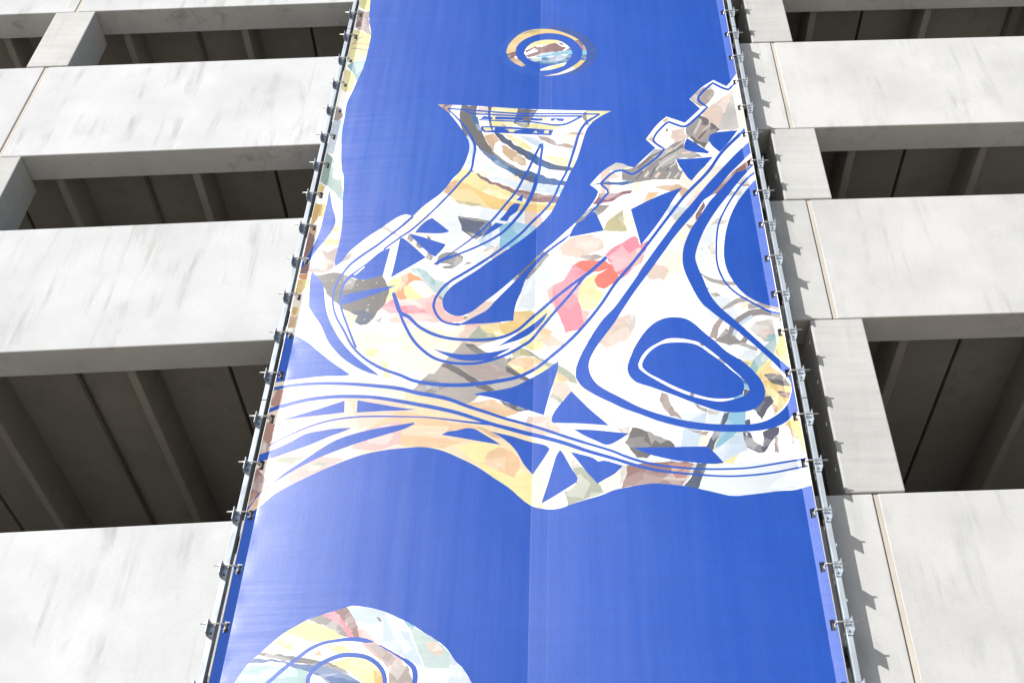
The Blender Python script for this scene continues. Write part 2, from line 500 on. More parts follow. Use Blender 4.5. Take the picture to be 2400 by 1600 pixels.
P_('grey', 'B0 1680,1025 1712,1022 1700,1090 1732,1150 1715,1158 1668,1090')
P_('mauve', 'B0 1255,1245 1330,1258 1410,1290 1430,1330 1520,1318 1580,1340 1570,1368 1500,1350 1420,1342 1350,1312 1280,1282')
P_('dgrey', 'B0 560,965 702,975 690,1050 740,1200 790,1310 850,1390 930,1460 1100,1560 1000,1535 870,1445 770,1402 690,1332 640,1290 590,1240 545,1140 538,1060')
P_('steel', 'B0 640,1050 700,1075 745,1210 705,1190 660,1110')
P_('steel', 'B0 690,1320 770,1395 870,1435 1000,1530 1100,1562 B1 1200,10 1340,60 1515,98 1505,138 1350,128 1200,108 1100,72 1000,10 B0 870,1510 800,1450 720,1370')
P_('dsky', 'B0 800,1440 880,1470 1000,1550 B1 1080,30 1060,55 1000,12 B0 870,1510')
P_('slate', 'B0 800,980 832,982 820,1080 842,1150 872,1200 960,1260 1050,1330 1150,1380 1230,1420 1330,1480 1450,1520 1575,1538 1570,1568 1450,1568 1330,1545 1200,1482 1100,1422 1000,1352 900,1282 850,1212 808,1140')
P_('steel', 'B0 1150,1400 1240,1440 1330,1510 1450,1550 1330,1545 1200,1482')
P_('psky', 'B0 610,1240 650,1290 680,1350 650,1500 610,1520 620,1380'); P_('ice', 'B0 690,1360 860,1520 950,1568 700,1568')
P_('psky', 'B1 760,60 900,60 1100,110 1280,120 1490,150 1460,225 1280,200 1100,170 960,130')
P_('brown', 'B1 688,18 760,58 860,108 960,138 1020,168 1150,188 1280,213 1460,233 1445,298 1300,292 1200,280 1060,225 900,150 760,92 690,42')
P_('lyellow', 'B1 500,75 540,-20 665,0 690,32 760,92 900,150 1050,222 1062,277 1200,290 1425,300 1400,330 1100,310 860,245 740,192')
P_('yellow', 'B1 440,110 500,75 620,130 740,190 860,240 1000,280 1100,302 1250,312 1415,320 1395,358 1280,382 1100,372 960,368 800,345 700,325 520,300 470,250 385,200')
P_('olive', 'B1 500,270 600,285 700,300 780,335 700,330 530,308'); P_('tan', 'B1 385,200 440,108 520,88 500,170 450,215')
P_('slate', 'B1 1040,15 1120,30 1280,75 1250,105 1150,80 1060,45'); P_('grey', 'B1 640,0 672,0 665,15 640,12')
# boot: lines and lettering panel
S_(14, 'B0 430,998 700,1018 1060,1043 1500,1045 1825,1050')
S_([14, 26, 24, 26, 24, 22, 22, 22, 22, 22, 22, 22, 22, 26, 26, 26, 26, 24], 'B0 1825,1050 1700,1130 1640,1215 1600,1340 1560,1470 1525,1568 B1 1455,130 1400,255 1310,370 1200,475 1120,560 1000,660 850,770 700,868 560,952 450,1018 370,1090 310,1180')
S_([26, 26, 24, 22, 22, 24], 'B1 312,1178 298,1240 320,1310 380,1380 450,1405 540,1412')
S_([10, 16, 18, 22, 24, 24, 22, 20, 18, 17, 16, 16, 16, 16, 16], 'B0 425,998 520,1090 600,1185 655,1275 680,1350 668,1440 640,1568 B1 560,85 480,180 400,262 300,362 200,455 80,555 0,608 A1 1800,722')
S_([3, 14, 15, 15, 16], 'B0 560,1000 640,1040 800,1052 1100,1065 1665,1068'); S_([18, 18, 14, 12, 9], 'B0 1665,1068 1490,1146 1200,1122 900,1110 715,1102')
for s in ('725,1095 760,1068 840,1075 835,1098', '860,1090 870,1072 1120,1080 1118,1105 870,1098', '1180,1085 1295,1088 1305,1110 1200,1108', '1315,1085 1500,1090 1490,1115 1440,1112 1420,1095 1400,1112 1370,1112 1380,1092',
          '735,1160 860,1160 1400,1195 1380,1245 950,1225 760,1215 735,1190'):
    B_('B0 ' + s)
for s in ('755,1172 820,1172 835,1200 780,1203 760,1190', '950,1185 1115,1192 1050,1200 1030,1217 990,1212 985,1195', '1210,1220 1240,1200 1255,1222', '1320,1200 1360,1200 1355,1228 1310,1225', '840,1175 862,1172 858,1196 846,1196'):
    W_('B0 ' + s); P_('lyellow', 'B0 ' + s)
# boot: middle
P_('slate', 'B1 525,418 700,440 822,465 834,500 800,560 690,632 620,595 560,545'); P_('grey', 'B1 525,418 822,462 800,480 540,436'); P_('psky', 'B1 695,640 830,530 828,718 760,692')
P_('sky', 'B1 905,520 945,490 1050,472 1255,520 1050,690 908,728'); P_('grey', 'B1 600,560 690,632 720,610 640,560')
P_('grey', 'B1 70,590 118,625 92,658 58,632'); P_('grey', 'B1 150,650 208,705 182,718 135,688'); P_('grey', 'B1 245,742 302,790 272,828 228,797'); P_('grey', 'B1 240,580 278,612 266,642 240,612')
P_('mint', 'B1 75,890 160,885 300,990 445,1040 422,1110 385,1172 330,1132 250,1062 140,962'); P_('teal', 'B1 140,895 200,905 320,1010 310,1060 220,1000')
P_('orange', 'A1 1900,1130 1960,1060 B1 0,965 90,935 170,985 200,1012 100,1020 30,1070 20,1120 60,1172 0,1205 A1 1890,1160')
P_('lpink', 'A1 1745,1275 1830,1200 1900,1150 B1 0,1190 60,1180 170,1180 310,1135 382,1180 380,1240 410,1292 470,1328 590,1335 590,1368 500,1392 400,1396 200,1386 20,1382 A1 1850,1312')
P_('pink', 'A1 1780,1260 1880,1180 B1 0,1240 120,1240 250,1300 100,1310 A1 1850,1300'); P_('lpink', 'B1 560,1420 720,1412 700,1440 620,1432')
P_('grey', 'B1 345,790 400,755 500,745 575,790 560,842 510,882 400,902 370,886 470,862 340,842 325,830'); P_('grey', 'B1 568,865 610,835 672,856')
P_('grey', 'B1 585,1330 612,1345 590,1368 570,1352'); P_('grey', 'B1 355,1145 385,1172 380,1195 340,1160')
S_([30, 22, 22, 22, 22, 20, 20, 20, 18, 16, 10], 'B0 1285,1325 1270,1355 1220,1450 1165,1568 B1 1130,60 1050,200 960,310 860,430 760,530 640,630 400,800')
S_([30, 24, 24, 26, 36, 34, 30, 26, 22, 20, 20, 16], 'B0 1290,1322 1296,1360 1288,1420 1270,1568 B1 1243,95 1200,220 1130,345 1030,470 930,568 800,648 650,718 480,785')
B_('B1 480,775 400,792 330,830 290,862 340,868 360,845 480,797')
B_('B1 1122,213 1112,282 1058,272'); B_('B1 1040,300 1097,305 1060,380 1000,420 975,466 900,455 960,390 1000,330'); B_('B1 870,478 947,492 870,540 735,622 800,540')
B_('B1 70,578 85,580 410,675 405,690 315,790 300,785 160,670'); B_('B1 285,432 442,555 430,563 128,570 165,520 240,455')
B_('A1 1950,625 1900,850 1868,978 B1 0,928 228,797 60,650 15,616')
B_('A1 1862,710 1800,728 1640,850 1470,970 1600,1002 1792,962'); W_('A1 1620,878 1628,884 1530,962 1510,966')
# left border strip
P_('lemon', 'A0 1560,-40 1690,-40 1668,108 1585,72'); P_('mauve', 'A0 1570,95 1668,108 1668,210 1685,330 1600,285 1540,255 1550,170')
P_('brown', 'A0 1570,170 1600,160 1590,240 1545,255'); P_('lyellow', 'A0 1500,270 1600,290 1690,330 1650,510 1500,580 1440,560')
SP_('taupe', 10, 'A0 1505,445 1580,450 1660,470'); SP_('taupe', 12, 'A0 1515,410 1560,360 1610,335'); SP_('tan', 8, 'A0 1530,400 1600,405 1670,412')
P_('teal', 'A0 1460,600 1520,575 1625,552 1595,660 1552,750 1530,690 1490,640'); P_('lyellow', 'A0 1420,630 1490,650 1542,712 1512,835 1440,845 1380,800')
P_('mauve', 'A0 1350,1020 1410,995 1432,1080 1385,1112 1330,1105'); P_('psky', 'A0 1300,1115 1432,1098 1415,1300 1330,1420 1250,1390')
P_('gtea', 'A0 1250,1380 1320,1440 1415,1568 A1 1422,280 1300,160 1200,90 1200,-20'); P_('mint', 'A0 1340,1470 1420,1568 A1 1425,100 1330,60')
P_('yellow', 'A1 1200,90 1262,150 1230,230 1160,230'); P_('dyellow', 'A1 1160,300 1228,310 1200,420 1160,492 1110,480'); P_('yellow', 'A1 1225,310 1275,310 1245,430 1215,420 1200,420')
P_('tan', 'A1 1120,490 1195,500 1165,600 1100,560'); P_('peach', 'A1 1345,508 1420,520 1408,562 1330,562 1280,600'); P_('peach', 'A1 1275,620 1405,630 1392,692 1300,692 1230,682')
P_('brown', 'A1 1110,560 1168,600 1150,700 1100,800 1050,790'); P_('mauve', 'A1 1215,712 1290,748 1385,700 1348,850 1340,885 1250,935 1100,925 1080,870 1130,830')
P_('brown', 'A1 1060,850 1112,868 1100,942 1000,948'); P_('orange', 'A1 1010,950 1112,945 1085,1015 1020,985'); P_('yellow', 'A1 1000,985 1070,1010 1062,1092 1030,1165 980,1120')
P_('lyellow', 'A1 1060,1000 1130,1000 1110,1100 1060,1090'); P_('dyellow', 'A1 960,1250 1015,1260 1000,1330 960,1330'); P_('mauve', 'A1 1400,850 1480,752 1520,765 1500,800')
P_('beige', 'A1 1130,930 1260,935 1180,965 1240,1050 1150,1000'); P_('tan', 'A1 920,1330 1010,1340 980,1440 900,1440')
P_('lgrey', 'A1 1770,530 1960,620 1960,600 1810,505')
P_('dgrey', 'A1 1175,965 1270,945 1400,938 1450,960 1550,1000 1700,975 1788,962 1830,1040 1852,1110 1800,1230 1750,1290 1700,1370 1640,1412 1580,1422 1540,1392 1530,1340 1440,1280 1350,1200 1280,1130 1240,1050')
P_('slate', 'A1 1520,1290 1600,1270 1720,1330 1640,1412 1580,1422 1540,1392'); P_('grey', 'A1 1430,960 1550,1000 1520,1080 1430,1100')
for (x, y) in ((1405, 1025), (1500, 985), (1610, 1012), (1490, 1082), (1555, 1045), (1735, 1030), (1700, 1165), (1620, 1365), (1330, 1010), (1660, 1230)):
    P_('lgrey', 'A1 %d,%d %d,%d %d,%d %d,%d' % (x - 9, y, x, y - 6, x + 9, y, x, y + 6))
B_('A1 1908,1054 1860,1080 1700,1140 1560,1190 1430,1228 1400,1215 1440,1140 1600,1105 1740,1080')
P_('beige', 'A1 1430,1270 1560,1330 1530,1400 1600,1500 1700,1480 1650,1568 1500,1560'); P_('mauve', 'A1 1720,1370 1800,1340 1760,1400')
B_('A1 1140,928 1180,965 1240,1040 1255,1130 1265,1230 1290,1340 1390,1540 A2 1410,0 1500,100 1600,190 1700,265 1764,318 1640,278 1500,208 1400,133 1290,0 A1 1230,1430 1150,1310 1113,1250 1125,1000')
B_('A1 1300,168 1330,330 1360,465 1335,530 1260,640 1170,750 1120,830 1040,895 1000,880 1090,800 1150,700 1210,560 1245,430 1275,310')
# long sweep: from the band around the toe, under it and up to the right edge
LONG = ('B1 110,420 0,515 A1 1850,600 1750,678 1600,780 1490,865 1425,945 1370,1030 1345,1100 1332,1180 1342,1270 1372,1360 1430,1460 A2 1490,10 1540,80 1620,152 1700,205 1800,255 1960,312 '
        'B2 100,355 250,385 400,398 600,398 750,383 900,362 1050,332 1150,295 1250,240 1400,120 B1 1540,1568 1700,1400 1850,1210 1960,1045 ')
P_('taupe', 'B2 570,0 750,80 1000,180 1100,290 1185,350 1150,388 1060,420 900,450 750,482 640,560 500,592 470,602 400,612 280,592 15,522 130,420 200,340 350,210 480,100')
P_('mauve', 'B2 700,60 860,170 980,240 1060,300 900,330 740,350 640,300 560,230 560,120')
P_('dgrey', 'B2 590,20 640,18 760,90 870,170 980,230 1120,310 1195,348 1150,368 1000,292 880,222 780,172 680,102 600,42')
P_('dgrey', 'B2 375,200 450,205 600,290 730,370 862,440 800,462 700,420 600,350 480,280 365,222'); P_('dgrey', 'B2 15,500 100,468 250,480 420,530 482,575 440,608 280,582 5,522')
P_('grey', 'B2 130,420 200,345 330,360 420,420 300,480 200,460'); P_('dgrey', 'B2 895,540 1000,570 1165,630 1060,642 960,592'); P_('grey', 'B2 940,180 1010,140 1030,190 980,215')
P_('olive', 'B2 1010,80 1100,58 1200,98 1242,140 1100,140 1010,192 1020,110'); P_('sage', 'B2 1115,58 1200,98 1330,178 1450,218 1592,308 1622,392 1540,362 1440,282 1300,202 1200,132')
P_('sage', 'B2 1382,468 1492,530 1470,568 1368,512'); P_('peach', 'B2 968,202 1100,142 1240,152 1332,232 1250,232 1150,302 1060,262'); P_('lyellow', 'B2 970,205 1060,215 1150,260 1100,300')
P_('peach', 'B2 1430,278 1552,350 1500,372 1430,350'); P_('beige', 'B2 1400,370 1520,380 1580,470 1480,530 1385,470'); P_('cream', 'B2 1200,0 1400,60 1560,100 1500,200 1380,140')
P_('peach', 'B2 455,592 600,570 850,530 950,590 1080,650 1000,682 700,682 500,632'); P_('butter', 'B2 -60,440 150,480 450,540 800,660 1200,770 1440,900 1420,1020 1360,1140 1300,1560 1150,1490 700,1160 300,990 -60,990')
P_('ivory', 'B2 1180,640 1460,830 1700,1010 1560,1030 1440,1000 1390,1120 1300,1480 1200,1540 1210,1230 1360,1000 1180,880')
P_('blush', 'A2 2000,985 1000,1300 580,1620 300,1568 A1 850,1500 A2 900,330 1200,330 1600,350 1960,420 2020,700')
P_('ivory', 'A2 760,380 1300,330 1700,360 2000,430 2000,560 1500,520 1000,560 800,600'); P_('ivory', 'A1 1100,1260 1300,1420 1600,1440 1900,1420 B1 500,1470 560,1568 B2 300,300 A2 1800,240 1500,60 1000,-100')
P_('lyellow', 'B2 500,960 750,930 900,960 1150,1200 1210,1230 1200,1520 1090,1430 850,1250')
P_('peach', 'B2 800,1010 900,968 1000,1000 1092,1080 1090,1150 1040,1250 920,1200 760,1122')
P_('peach', 'A2 1650,800 1800,720 B2 0,640 50,640 230,680 400,700 650,770 820,820 920,890 880,902 700,810 540,810 430,820 375,860 600,902 400,972 250,972 0,952 A2 1850,900')
P_('tan', 'B2 690,772 780,800 925,890 860,880 720,800'); P_('sage', 'B2 1568,1155 1660,1150 1830,1320 1868,1390 1530,1505 1520,1440 1500,1380 1560,1350 1625,1280')
P_('beige', 'B2 1170,690 1380,680 1480,830 1400,852 1150,852 1140,760'); P_('lgrey', 'B2 1560,1120 1590,1070 1650,1150 1570,1155')
# left bands
P_('beige', 'A2 700,420 870,420 930,520 800,590'); P_('rust', 'A2 820,440 880,440 850,590 770,600 760,560'); P_('rust', 'A2 690,730 800,760 770,900 720,1050 640,1100')
P_('lpink', 'A2 880,700 1180,690 1300,760 1150,770 1000,830 820,780'); P_('beige', 'A2 1120,600 1200,640 1280,740 1400,830 1330,850 1200,720'); P_('lpink', 'A2 1640,800 1960,720 1960,930 1720,1000 1500,980 1600,880')
P_('lpink', 'A2 900,1200 1050,1120 1200,1060 1440,1080 1300,1150 1100,1240 950,1310'); P_('sage', 'A2 760,1080 900,1060 1080,1060 960,1120 860,1110'); P_('beige', 'A2 1000,1010 1200,950 1250,990 1100,1050')
P_('sage', 'A2 1060,1180 1200,1100 1300,1120 1150,1200'); P_('brown', 'A2 600,1200 650,1170 710,1260 680,1380 620,1440 560,1420'); P_('rust', 'A2 520,1440 620,1380 640,1400 570,1500'); P_('peach', 'A2 560,1500 640,1440 660,1500 570,1560')
P_('mauve', 'A2 740,1320 820,1390 700,1470 660,1450'); P_('lgrey', 'A2 690,920 730,930 720,1000 680,1000'); P_('rust', 'A2 640,1100 700,1060 760,1000 700,1080 660,1150')
P_('cream', 'A2 1720,0 1960,0 1960,140 1760,110'); P_('lyellow', 'A2 1640,60 1760,80 1700,150 1640,120'); P_('lyellow', 'A2 1790,180 1830,200 1860,340 1800,330')
# pink and yellow in the middle
P_('beige', 'B1 1455,700 1550,618 1750,588 1850,640 1872,710 1800,742 1640,802 1480,772'); P_('mauve', 'B1 1640,800 1660,780 1740,770 1870,780 1760,832')
P_('pink', 'B1 1345,1080 1420,1040 1500,1000 1590,860 1650,830 1760,830 1870,830 1900,900 1780,930 1700,980 1640,1080 1630,1180 1660,1280 1682,1400 1640,1450 1510,1492 1480,1400 1420,1270 1358,1180')
P_('lpink', 'B1 1340,1090 1400,1055 1395,1180 1430,1290 1360,1190'); P_('lpink', 'B1 1660,1280 1740,1290 1700,1400 1680,1410')
P_('coral', 'B1 1590,860 1650,830 1780,825 1880,830 1935,870 1990,900 2000,1010 1870,1082 1800,1072 1775,1000 1800,950 1895,905 1780,930 1680,920')
P_('pink', 'B1 1875,765 1960,700 C1 0,660 60,610 120,600 160,680 225,640 215,720 170,850 110,880 40,950 -10,990 B1 1930,870')
P_('lpink', 'C1 40,780 150,700 200,760 150,860 60,900'); P_('lyellow', 'B1 1640,1080 1700,985 1890,908 1810,950 1775,1000 1800,1072 1860,1130 1800,1240 1740,1285 1660,1270 1630,1180')
P_('yellow', 'B1 1040,1290 1210,1288 1247,1320 1150,1420 1000,1512 900,1542 760,1502 720,1430 900,1400 1035,1380'); P_('lyellow', 'B1 720,1430 800,1425 960,1500 900,1542')
P_('sage', 'B1 590,1568 720,1420 760,1472 900,1545 860,1568'); P_('olive', 'B1 780,1490 850,1500 880,1530 820,1520'); P_('lyellow', 'B1 1100,1568 1250,1440 1300,1480 1310,1568 B2 1300,60 1200,90 1060,0')
P_('grey', 'B1 1595,482 1750,340 1930,308 1800,418 1775,368 1690,442 1608,492'); P_('grey', 'B1 1028,1002 1080,958 1290,738 1362,768 1255,900 1165,1002 1140,990 1080,990')
P_('dgrey', 'B1 1080,950 1200,830 1260,800 1140,930 1090,985'); P_('olive', 'B1 1858,552 1900,465 1960,415 C1 0,360 10,470 42,548 -5,558'); P_('peach', 'B1 1250,1400 1400,1480 1330,1568 1220,1568')
P_('cream', 'B1 1520,1500 1700,1450 1740,1568 1540,1568')
P_('ice', 'B1 1190,1000 1340,800 1600,790 1560,900 1420,1030 1340,1100 1350,1250 1050,1270')
# crown
P_('maroon', 'B1 1815,240 1820,213 1960,203 C1 -10,195 90,178 70,205 -5,228 B1 1960,272 1850,302 1755,305 1800,260'); P_('steel', 'B1 1735,135 1850,108 1960,103 C1 -10,105 60,85 115,100 0,135 B1 1960,130 1800,130')
P_('beige', 'B1 1840,30 1960,20 C1 0,80 0,60 B1 1900,75'); P_('lgrey', 'B0 1850,1568 1975,1480 C0 60,1530 -20,1568')
P_('mauve', 'C0 600,905 740,795 830,828 842,850 800,930 752,972 715,985'); P_('lgrey', 'C0 740,795 810,800 830,828 770,830')
P_('beige', 'C0 718,1042 780,988 1003,838 962,950 870,1172 800,1132 740,1082'); P_('lgrey', 'C0 1003,838 1060,800 1140,1185 900,1202 868,1172 962,950')
P_('dgrey', 'C0 585,1150 690,1058 742,1070 802,1120 897,1190 820,1232 780,1312 750,1362 640,1292 608,1260 568,1200'); P_('mauve', 'C0 620,1240 720,1150 810,1150 800,1230 700,1300')
SP_('lgrey', 22, 'C0 650,1230 690,1160 715,1095'); SP_('lgrey', 14, 'C0 740,1200 790,1150 800,1110'); SP_('dgrey', 18, 'C0 690,1280 760,1200')
P_('beige', 'C0 450,1200 560,1178 570,1240 622,1262 480,1312 440,1262'); P_('tan', 'C0 210,1280 265,1255 300,1330 260,1300'); P_('tan', 'C0 360,1110 400,1085 420,1100 380,1130'); P_('grey', 'C0 390,1190 415,1182 412,1215 392,1215')
P_('grey', 'C0 100,1542 300,1368 380,1370 480,1312 572,1275 562,1350 700,1420 732,1442 480,1462 522,1568 C1 552,0 520,82 300,82 130,102 -10,82 -10,-10')
for (wd, c_, s) in ((16, 'lgrey', 'C0 180,1568 250,1500 340,1430'), (14, 'dgrey', 'C0 140,1550 260,1440 360,1390'), (18, 'beige', 'C0 400,1392 450,1378'), (14, 'dgrey', 'C0 330,1470 480,1380 560,1330'),
                    (15, 'lgrey', 'C0 470,1365 560,1300'), (20, 'lgrey', 'C0 300,1568 380,1490 490,1420'), (16, 'dgrey', 'C0 400,1568 470,1490'), (18, 'beige', 'C0 540,1410 620,1400'), (22, 'lgrey', 'C1 200,62 235,10'),
                    (24, 'beige', 'C1 295,62 340,18'), (16, 'dgrey', 'C1 250,70 300,-30'), (14, 'lgrey', 'C1 400,75 440,10'), (14, 'lgrey', 'C1 470,70 520,20'), (14, 'dgrey', 'C1 120,80 180,10'), (12, 'lgrey', 'C0 430,1540 500,1480')):
    SP_(c_, wd, s)
P_('tan', 'C1 290,142 420,132 520,132 602,180 545,272 520,200 350,172'); P_('peach', 'C1 180,290 230,200 330,195 300,240 200,290'); P_('lgrey', 'C1 450,430 560,350 620,380 560,440 480,460'); P_('beige', 'C1 560,330 700,200 760,180 650,330')
P_('brown', 'C0 1030,1568 1180,1440 1200,1480 1120,1568 C1 860,215 780,245 790,232'); P_('rust', 'C1 1030,0 1042,10 900,170 790,242 850,180'); P_('brown', 'C1 742,280 757,322 702,442 662,455 670,400'); P_('mauve', 'C1 580,495 655,500 620,545')
P_('lgrey', 'C1 1060,100 1150,20 1220,20 1200,120 1150,150'); SP_('mauve', 16, 'C1 1050,110 1110,135 1170,125'); P_('lgrey', 'C1 960,190 1100,180 1090,230 960,230')
P_('ice', 'C1 668,800 740,570 900,400 862,600 870,850 962,980 750,930'); P_('lgrey', 'C1 780,700 830,650 850,760 810,770'); P_('lgrey', 'C1 870,440 980,455 940,490 800,500')
SP_('taupe', [10, 34, 42, 40, 30], 'C1 715,945 800,1000 900,1025 960,1035 1045,1035'); P_('taupe', 'C1 770,1075 795,1080 780,1100'); P_('taupe', 'C1 800,1130 850,1108 905,1150 850,1160')
SP_('taupe', [14, 40, 50, 40], 'C1 900,1280 970,1240 1050,1195 1140,1180'); SP_('grey', [40, 55, 62, 62, 60, 50], 'C1 985,1600 1000,1450 1060,1375 1160,1315 1290,1295 1450,1335'); SP_('taupe', 48, 'C1 1150,1250 1300,1235 1450,1270')
SP_('mauve', [70, 60, 40], 'C1 830,1540 860,1430 920,1350'); SP_('psky', 34, 'C1 1000,1560 1040,1470 1090,1400 1190,1335'); P_('grey', 'C1 840,1568 950,1450 1080,1568'); SP_('grey', [60, 70, 50], 'C1 1080,1450 1140,1520 1100,1580')
P_('lgrey', 'C1 1155,1455 1230,1380 1400,1358 1465,1480 1490,1568 1300,1568'); P_('beige', 'C1 1240,1480 1330,1450 1380,1520 1300,1568'); P_('teal', 'C1 1305,1568 1330,1508 1420,1498 1440,1568'); P_('lemon', 'C1 1430,1568 1420,1480 1470,1470 1500,1568')
P_('grey', 'C1 1430,1380 1450,1330 1470,1390'); P_('beige', 'C1 -235,1568 -78,1352 78,1313 118,1411 39,1560 -157,1627'); P_('lgrey', 'C1 60,1320 118,1330 110,1440 60,1480')
# lower right
P_('grey', 'C2 870,0 1000,-40 1120,10 1240,60 1230,90 1100,50 960,30'); P_('ice', 'C2 900,40 1060,30 1240,100 1200,180 1100,160 980,90'); P_('taupe', 'C2 1060,150 1160,205 1150,218 1060,170')
P_('teal', 'C2 1165,262 1200,170 1250,110 1320,30 1420,-20 1405,80 1330,160 1280,200 1230,292'); P_('mint', 'C2 1280,100 1420,60 1330,180 1240,250'); P_('lemon', 'C2 1230,280 1330,170 1420,60 1440,80 1300,240 1250,330')
P_('yellow', 'C2 1420,0 1440,-60 1520,-40 1560,240 1470,192 1400,100'); P_('yellow', 'C2 1240,300 1330,208 1450,290 1548,400 1535,500 1470,602 1390,682 1380,600 1310,500 1308,430')
P_('lyellow', 'C2 1320,380 1420,470 1500,560 1440,620 1380,560 1320,470'); P_('yellow', 'C2 1490,765 1590,668 1700,800 1720,1060 1690,1065 1640,965 1600,880 1560,822'); P_('tan', 'C2 1530,790 1580,810 1590,870 1560,910')
P_('taupe', 'C2 1540,940 1590,855 1620,880 1560,935')
P_('dgrey', 'C2 1298,308 1350,293 1450,308 1500,345 1540,412 1450,402 1370,380'); P_('brown', 'C2 1415,453 1545,465 1520,522 1450,502'); P_('tan', 'C2 1370,560 1420,600 1410,660 1370,600')
P_('ink', 'C2 1195,622 1310,498 1360,500 1382,550 1340,612 1275,720 1240,662'); P_('ink', 'C2 1095,835 1172,830 1200,912 1290,962 1290,860 1280,828 1300,815 1440,783 1430,852 1380,902 1300,1017 1240,1017 1140,972 1105,900')
P_('psky', 'C2 1120,840 1140,835 1145,880'); P_('mauve', 'C2 1393,870 1420,880 1435,1017 1392,1012'); P_('slate', 'C2 1115,725 1165,715 1172,765 1110,765')
P_('sky', 'C2 983,648 1130,645 1120,762 1102,832 1050,832 920,970 838,1012 860,940 900,830 940,760'); P_('psky', 'C2 1050,832 1100,828 1112,900 1150,990 1040,1040 850,1122 778,1118 830,1010 940,930')
P_('ice', 'C2 760,1130 1650,1080 1740,1320 1000,1412 690,1345 740,1210'); P_('slate', 'C2 930,652 988,650 902,830 860,902 818,1014 768,965 800,900 840,830 890,750'); P_('slate', 'C2 680,1113 778,1118 747,1200 690,1352 555,1328 620,1250')
P_('brown', 'C2 30,1140 150,1120 400,1103 650,1116 682,1125 640,1180 600,1262 545,1328 300,1306 -10,1342 20,1230'); P_('rust', 'C2 420,1110 640,1120 600,1240 480,1260'); P_('lgrey', 'C2 655,1118 685,1118 600,1270 545,1330 570,1270')
P_('dgrey', 'C2 85,783 200,813 350,878 440,913 475,950 470,975 300,1000 220,1072 130,1062 68,990 15,920 50,870'); P_('mauve', 'C2 353,465 412,483 442,580 545,708 440,682 368,602 338,540'); P_('mauve', 'C2 575,790 700,823 790,822 766,862 680,842')
P_('grey', 'C2 645,565 770,618 780,655 690,612'); P_('lgrey', 'C2 770,618 895,650 860,678 770,652'); P_('lgrey', 'C2 -60,800 60,780 60,860 0,850'); P_('lgrey', 'C2 -30,1150 40,1130 30,1240 -20,1320')
# blue shapes on top
B_('B1 500,1422 590,1385 690,1332 790,1277 870,1190 980,1080 1045,1015 1110,950 1200,862 1290,775 1400,688 1555,580 1540,605 1420,700 1330,770 1230,880 1150,988 1100,1120 1060,1210 1042,1280 1032,1376 800,1400 600,1412')
B_('B1 1545,610 1555,578 1608,490 1690,442 1778,372 1800,410 1860,540 1858,552')
S_(20, 'C0 1060,735 1035,760 970,825 930,815 825,765 780,800 690,905 692,920 775,985 700,1060 610,1140 560,1165 500,1150 420,1120 390,1140 280,1280 282,1296 380,1370 330,1430 150,1568 C1 110,25 80,32 0,0 B1 1960,10 1838,112 1840,128 1895,175 1902,205 1850,262 1780,350 1690,440')
B_('C0 590,1270 640,1300 792,1395 782,1412 620,1390 565,1370 565,1320'); B_('C0 1055,1198 970,1310 890,1397 820,1340 785,1290 800,1240 850,1218 940,1208')
B_('C0 490,1462 650,1455 828,1440 740,1540 C1 710,0 630,93 600,70 550,0 C0 520,1530'); B_('C1 548,153 480,240 380,400 280,540 165,684 120,520 72,355 200,290 380,210')
S_([22, 20, 20, 20, 24, 24, 20, 18, 18, 18, 18, 20, 22, 22, 22, 24, 26, 28, 28, 30, 32, 34, 36, 36, 36, 34, 32, 30, 28, 28, 28, 28, 28, 28, 28, 28, 28, 28, 28, 28, 28, 30],
   LONG + 'C1 100,835 220,682 400,445 560,240 790,0 C0 900,1410 1120,1190')
S_([26, 22, 20, 20, 20, 20, 24], 'A1 1520,950 1440,1030 1408,1130 1402,1220 1428,1320 1472,1440 A2 1545,60')
S_([30, 40, 40, 34, 30, 30, 28, 26, 26, 26, 26, 26, 26, 26, 26, 26, 24, 24], 'A1 1888,1120 1915,1200 1960,1310 B1 60,1335 150,1420 270,1490 420,1535 600,1552 800,1550 950,1522 1080,1458 1180,1370 1300,1268 1450,1140 1580,1040 1710,945 1885,790')
S_([10, 24, 28, 28, 28, 26, 26, 26, 26, 26, 26, 26, 26, 26, 26, 22, 20], 'A1 1925,1240 B1 0,1340 40,1430 115,1560 B2 200,80 300,150 420,188 560,203 700,198 850,163 1000,105 1100,48 B1 1180,1568 1290,1440 1400,1310 1550,1140 1700,960 1885,802')
B_('B1 1700,960 1860,820 1885,780 1882,800 1898,805 1870,830 1720,965')
B_('B2 288,65 400,95 550,118 700,115 850,95 1022,55 930,105 800,165 650,178 520,165 420,130'); B_('B1 1347,1298 1250,1380 1150,1450 1050,1510 960,1568 B2 880,52 960,22 1080,-15 B1 1180,1500 1260,1430 1320,1360')
B_('A1 800,1470 930,1490 1000,1520 1090,1568 A2 1200,90 1300,170 1492,305 1460,312 1250,318 1050,340 830,372 650,400')
S_([36, 28, 27, 27, 28, 30, 34, 36, 38, 36, 32, 28, 26, 26, 26, 26, 24, 24, 24, 22, 20, 18, 17, 17, 17, 18, 18, 18], 'A2 700,455 820,428 900,412 1100,390 1300,385 1500,390 1700,405 1960,435 B2 150,472 300,498 450,533 600,590 800,655 950,705 1100,745 1300,803 1500,870 1700,932 1960,1012 C2 0,1045 150,1095 300,1130 500,1155 750,1170 950,1170 1150,1160 1350,1130 1500,1105 1690,1072 1760,1060')
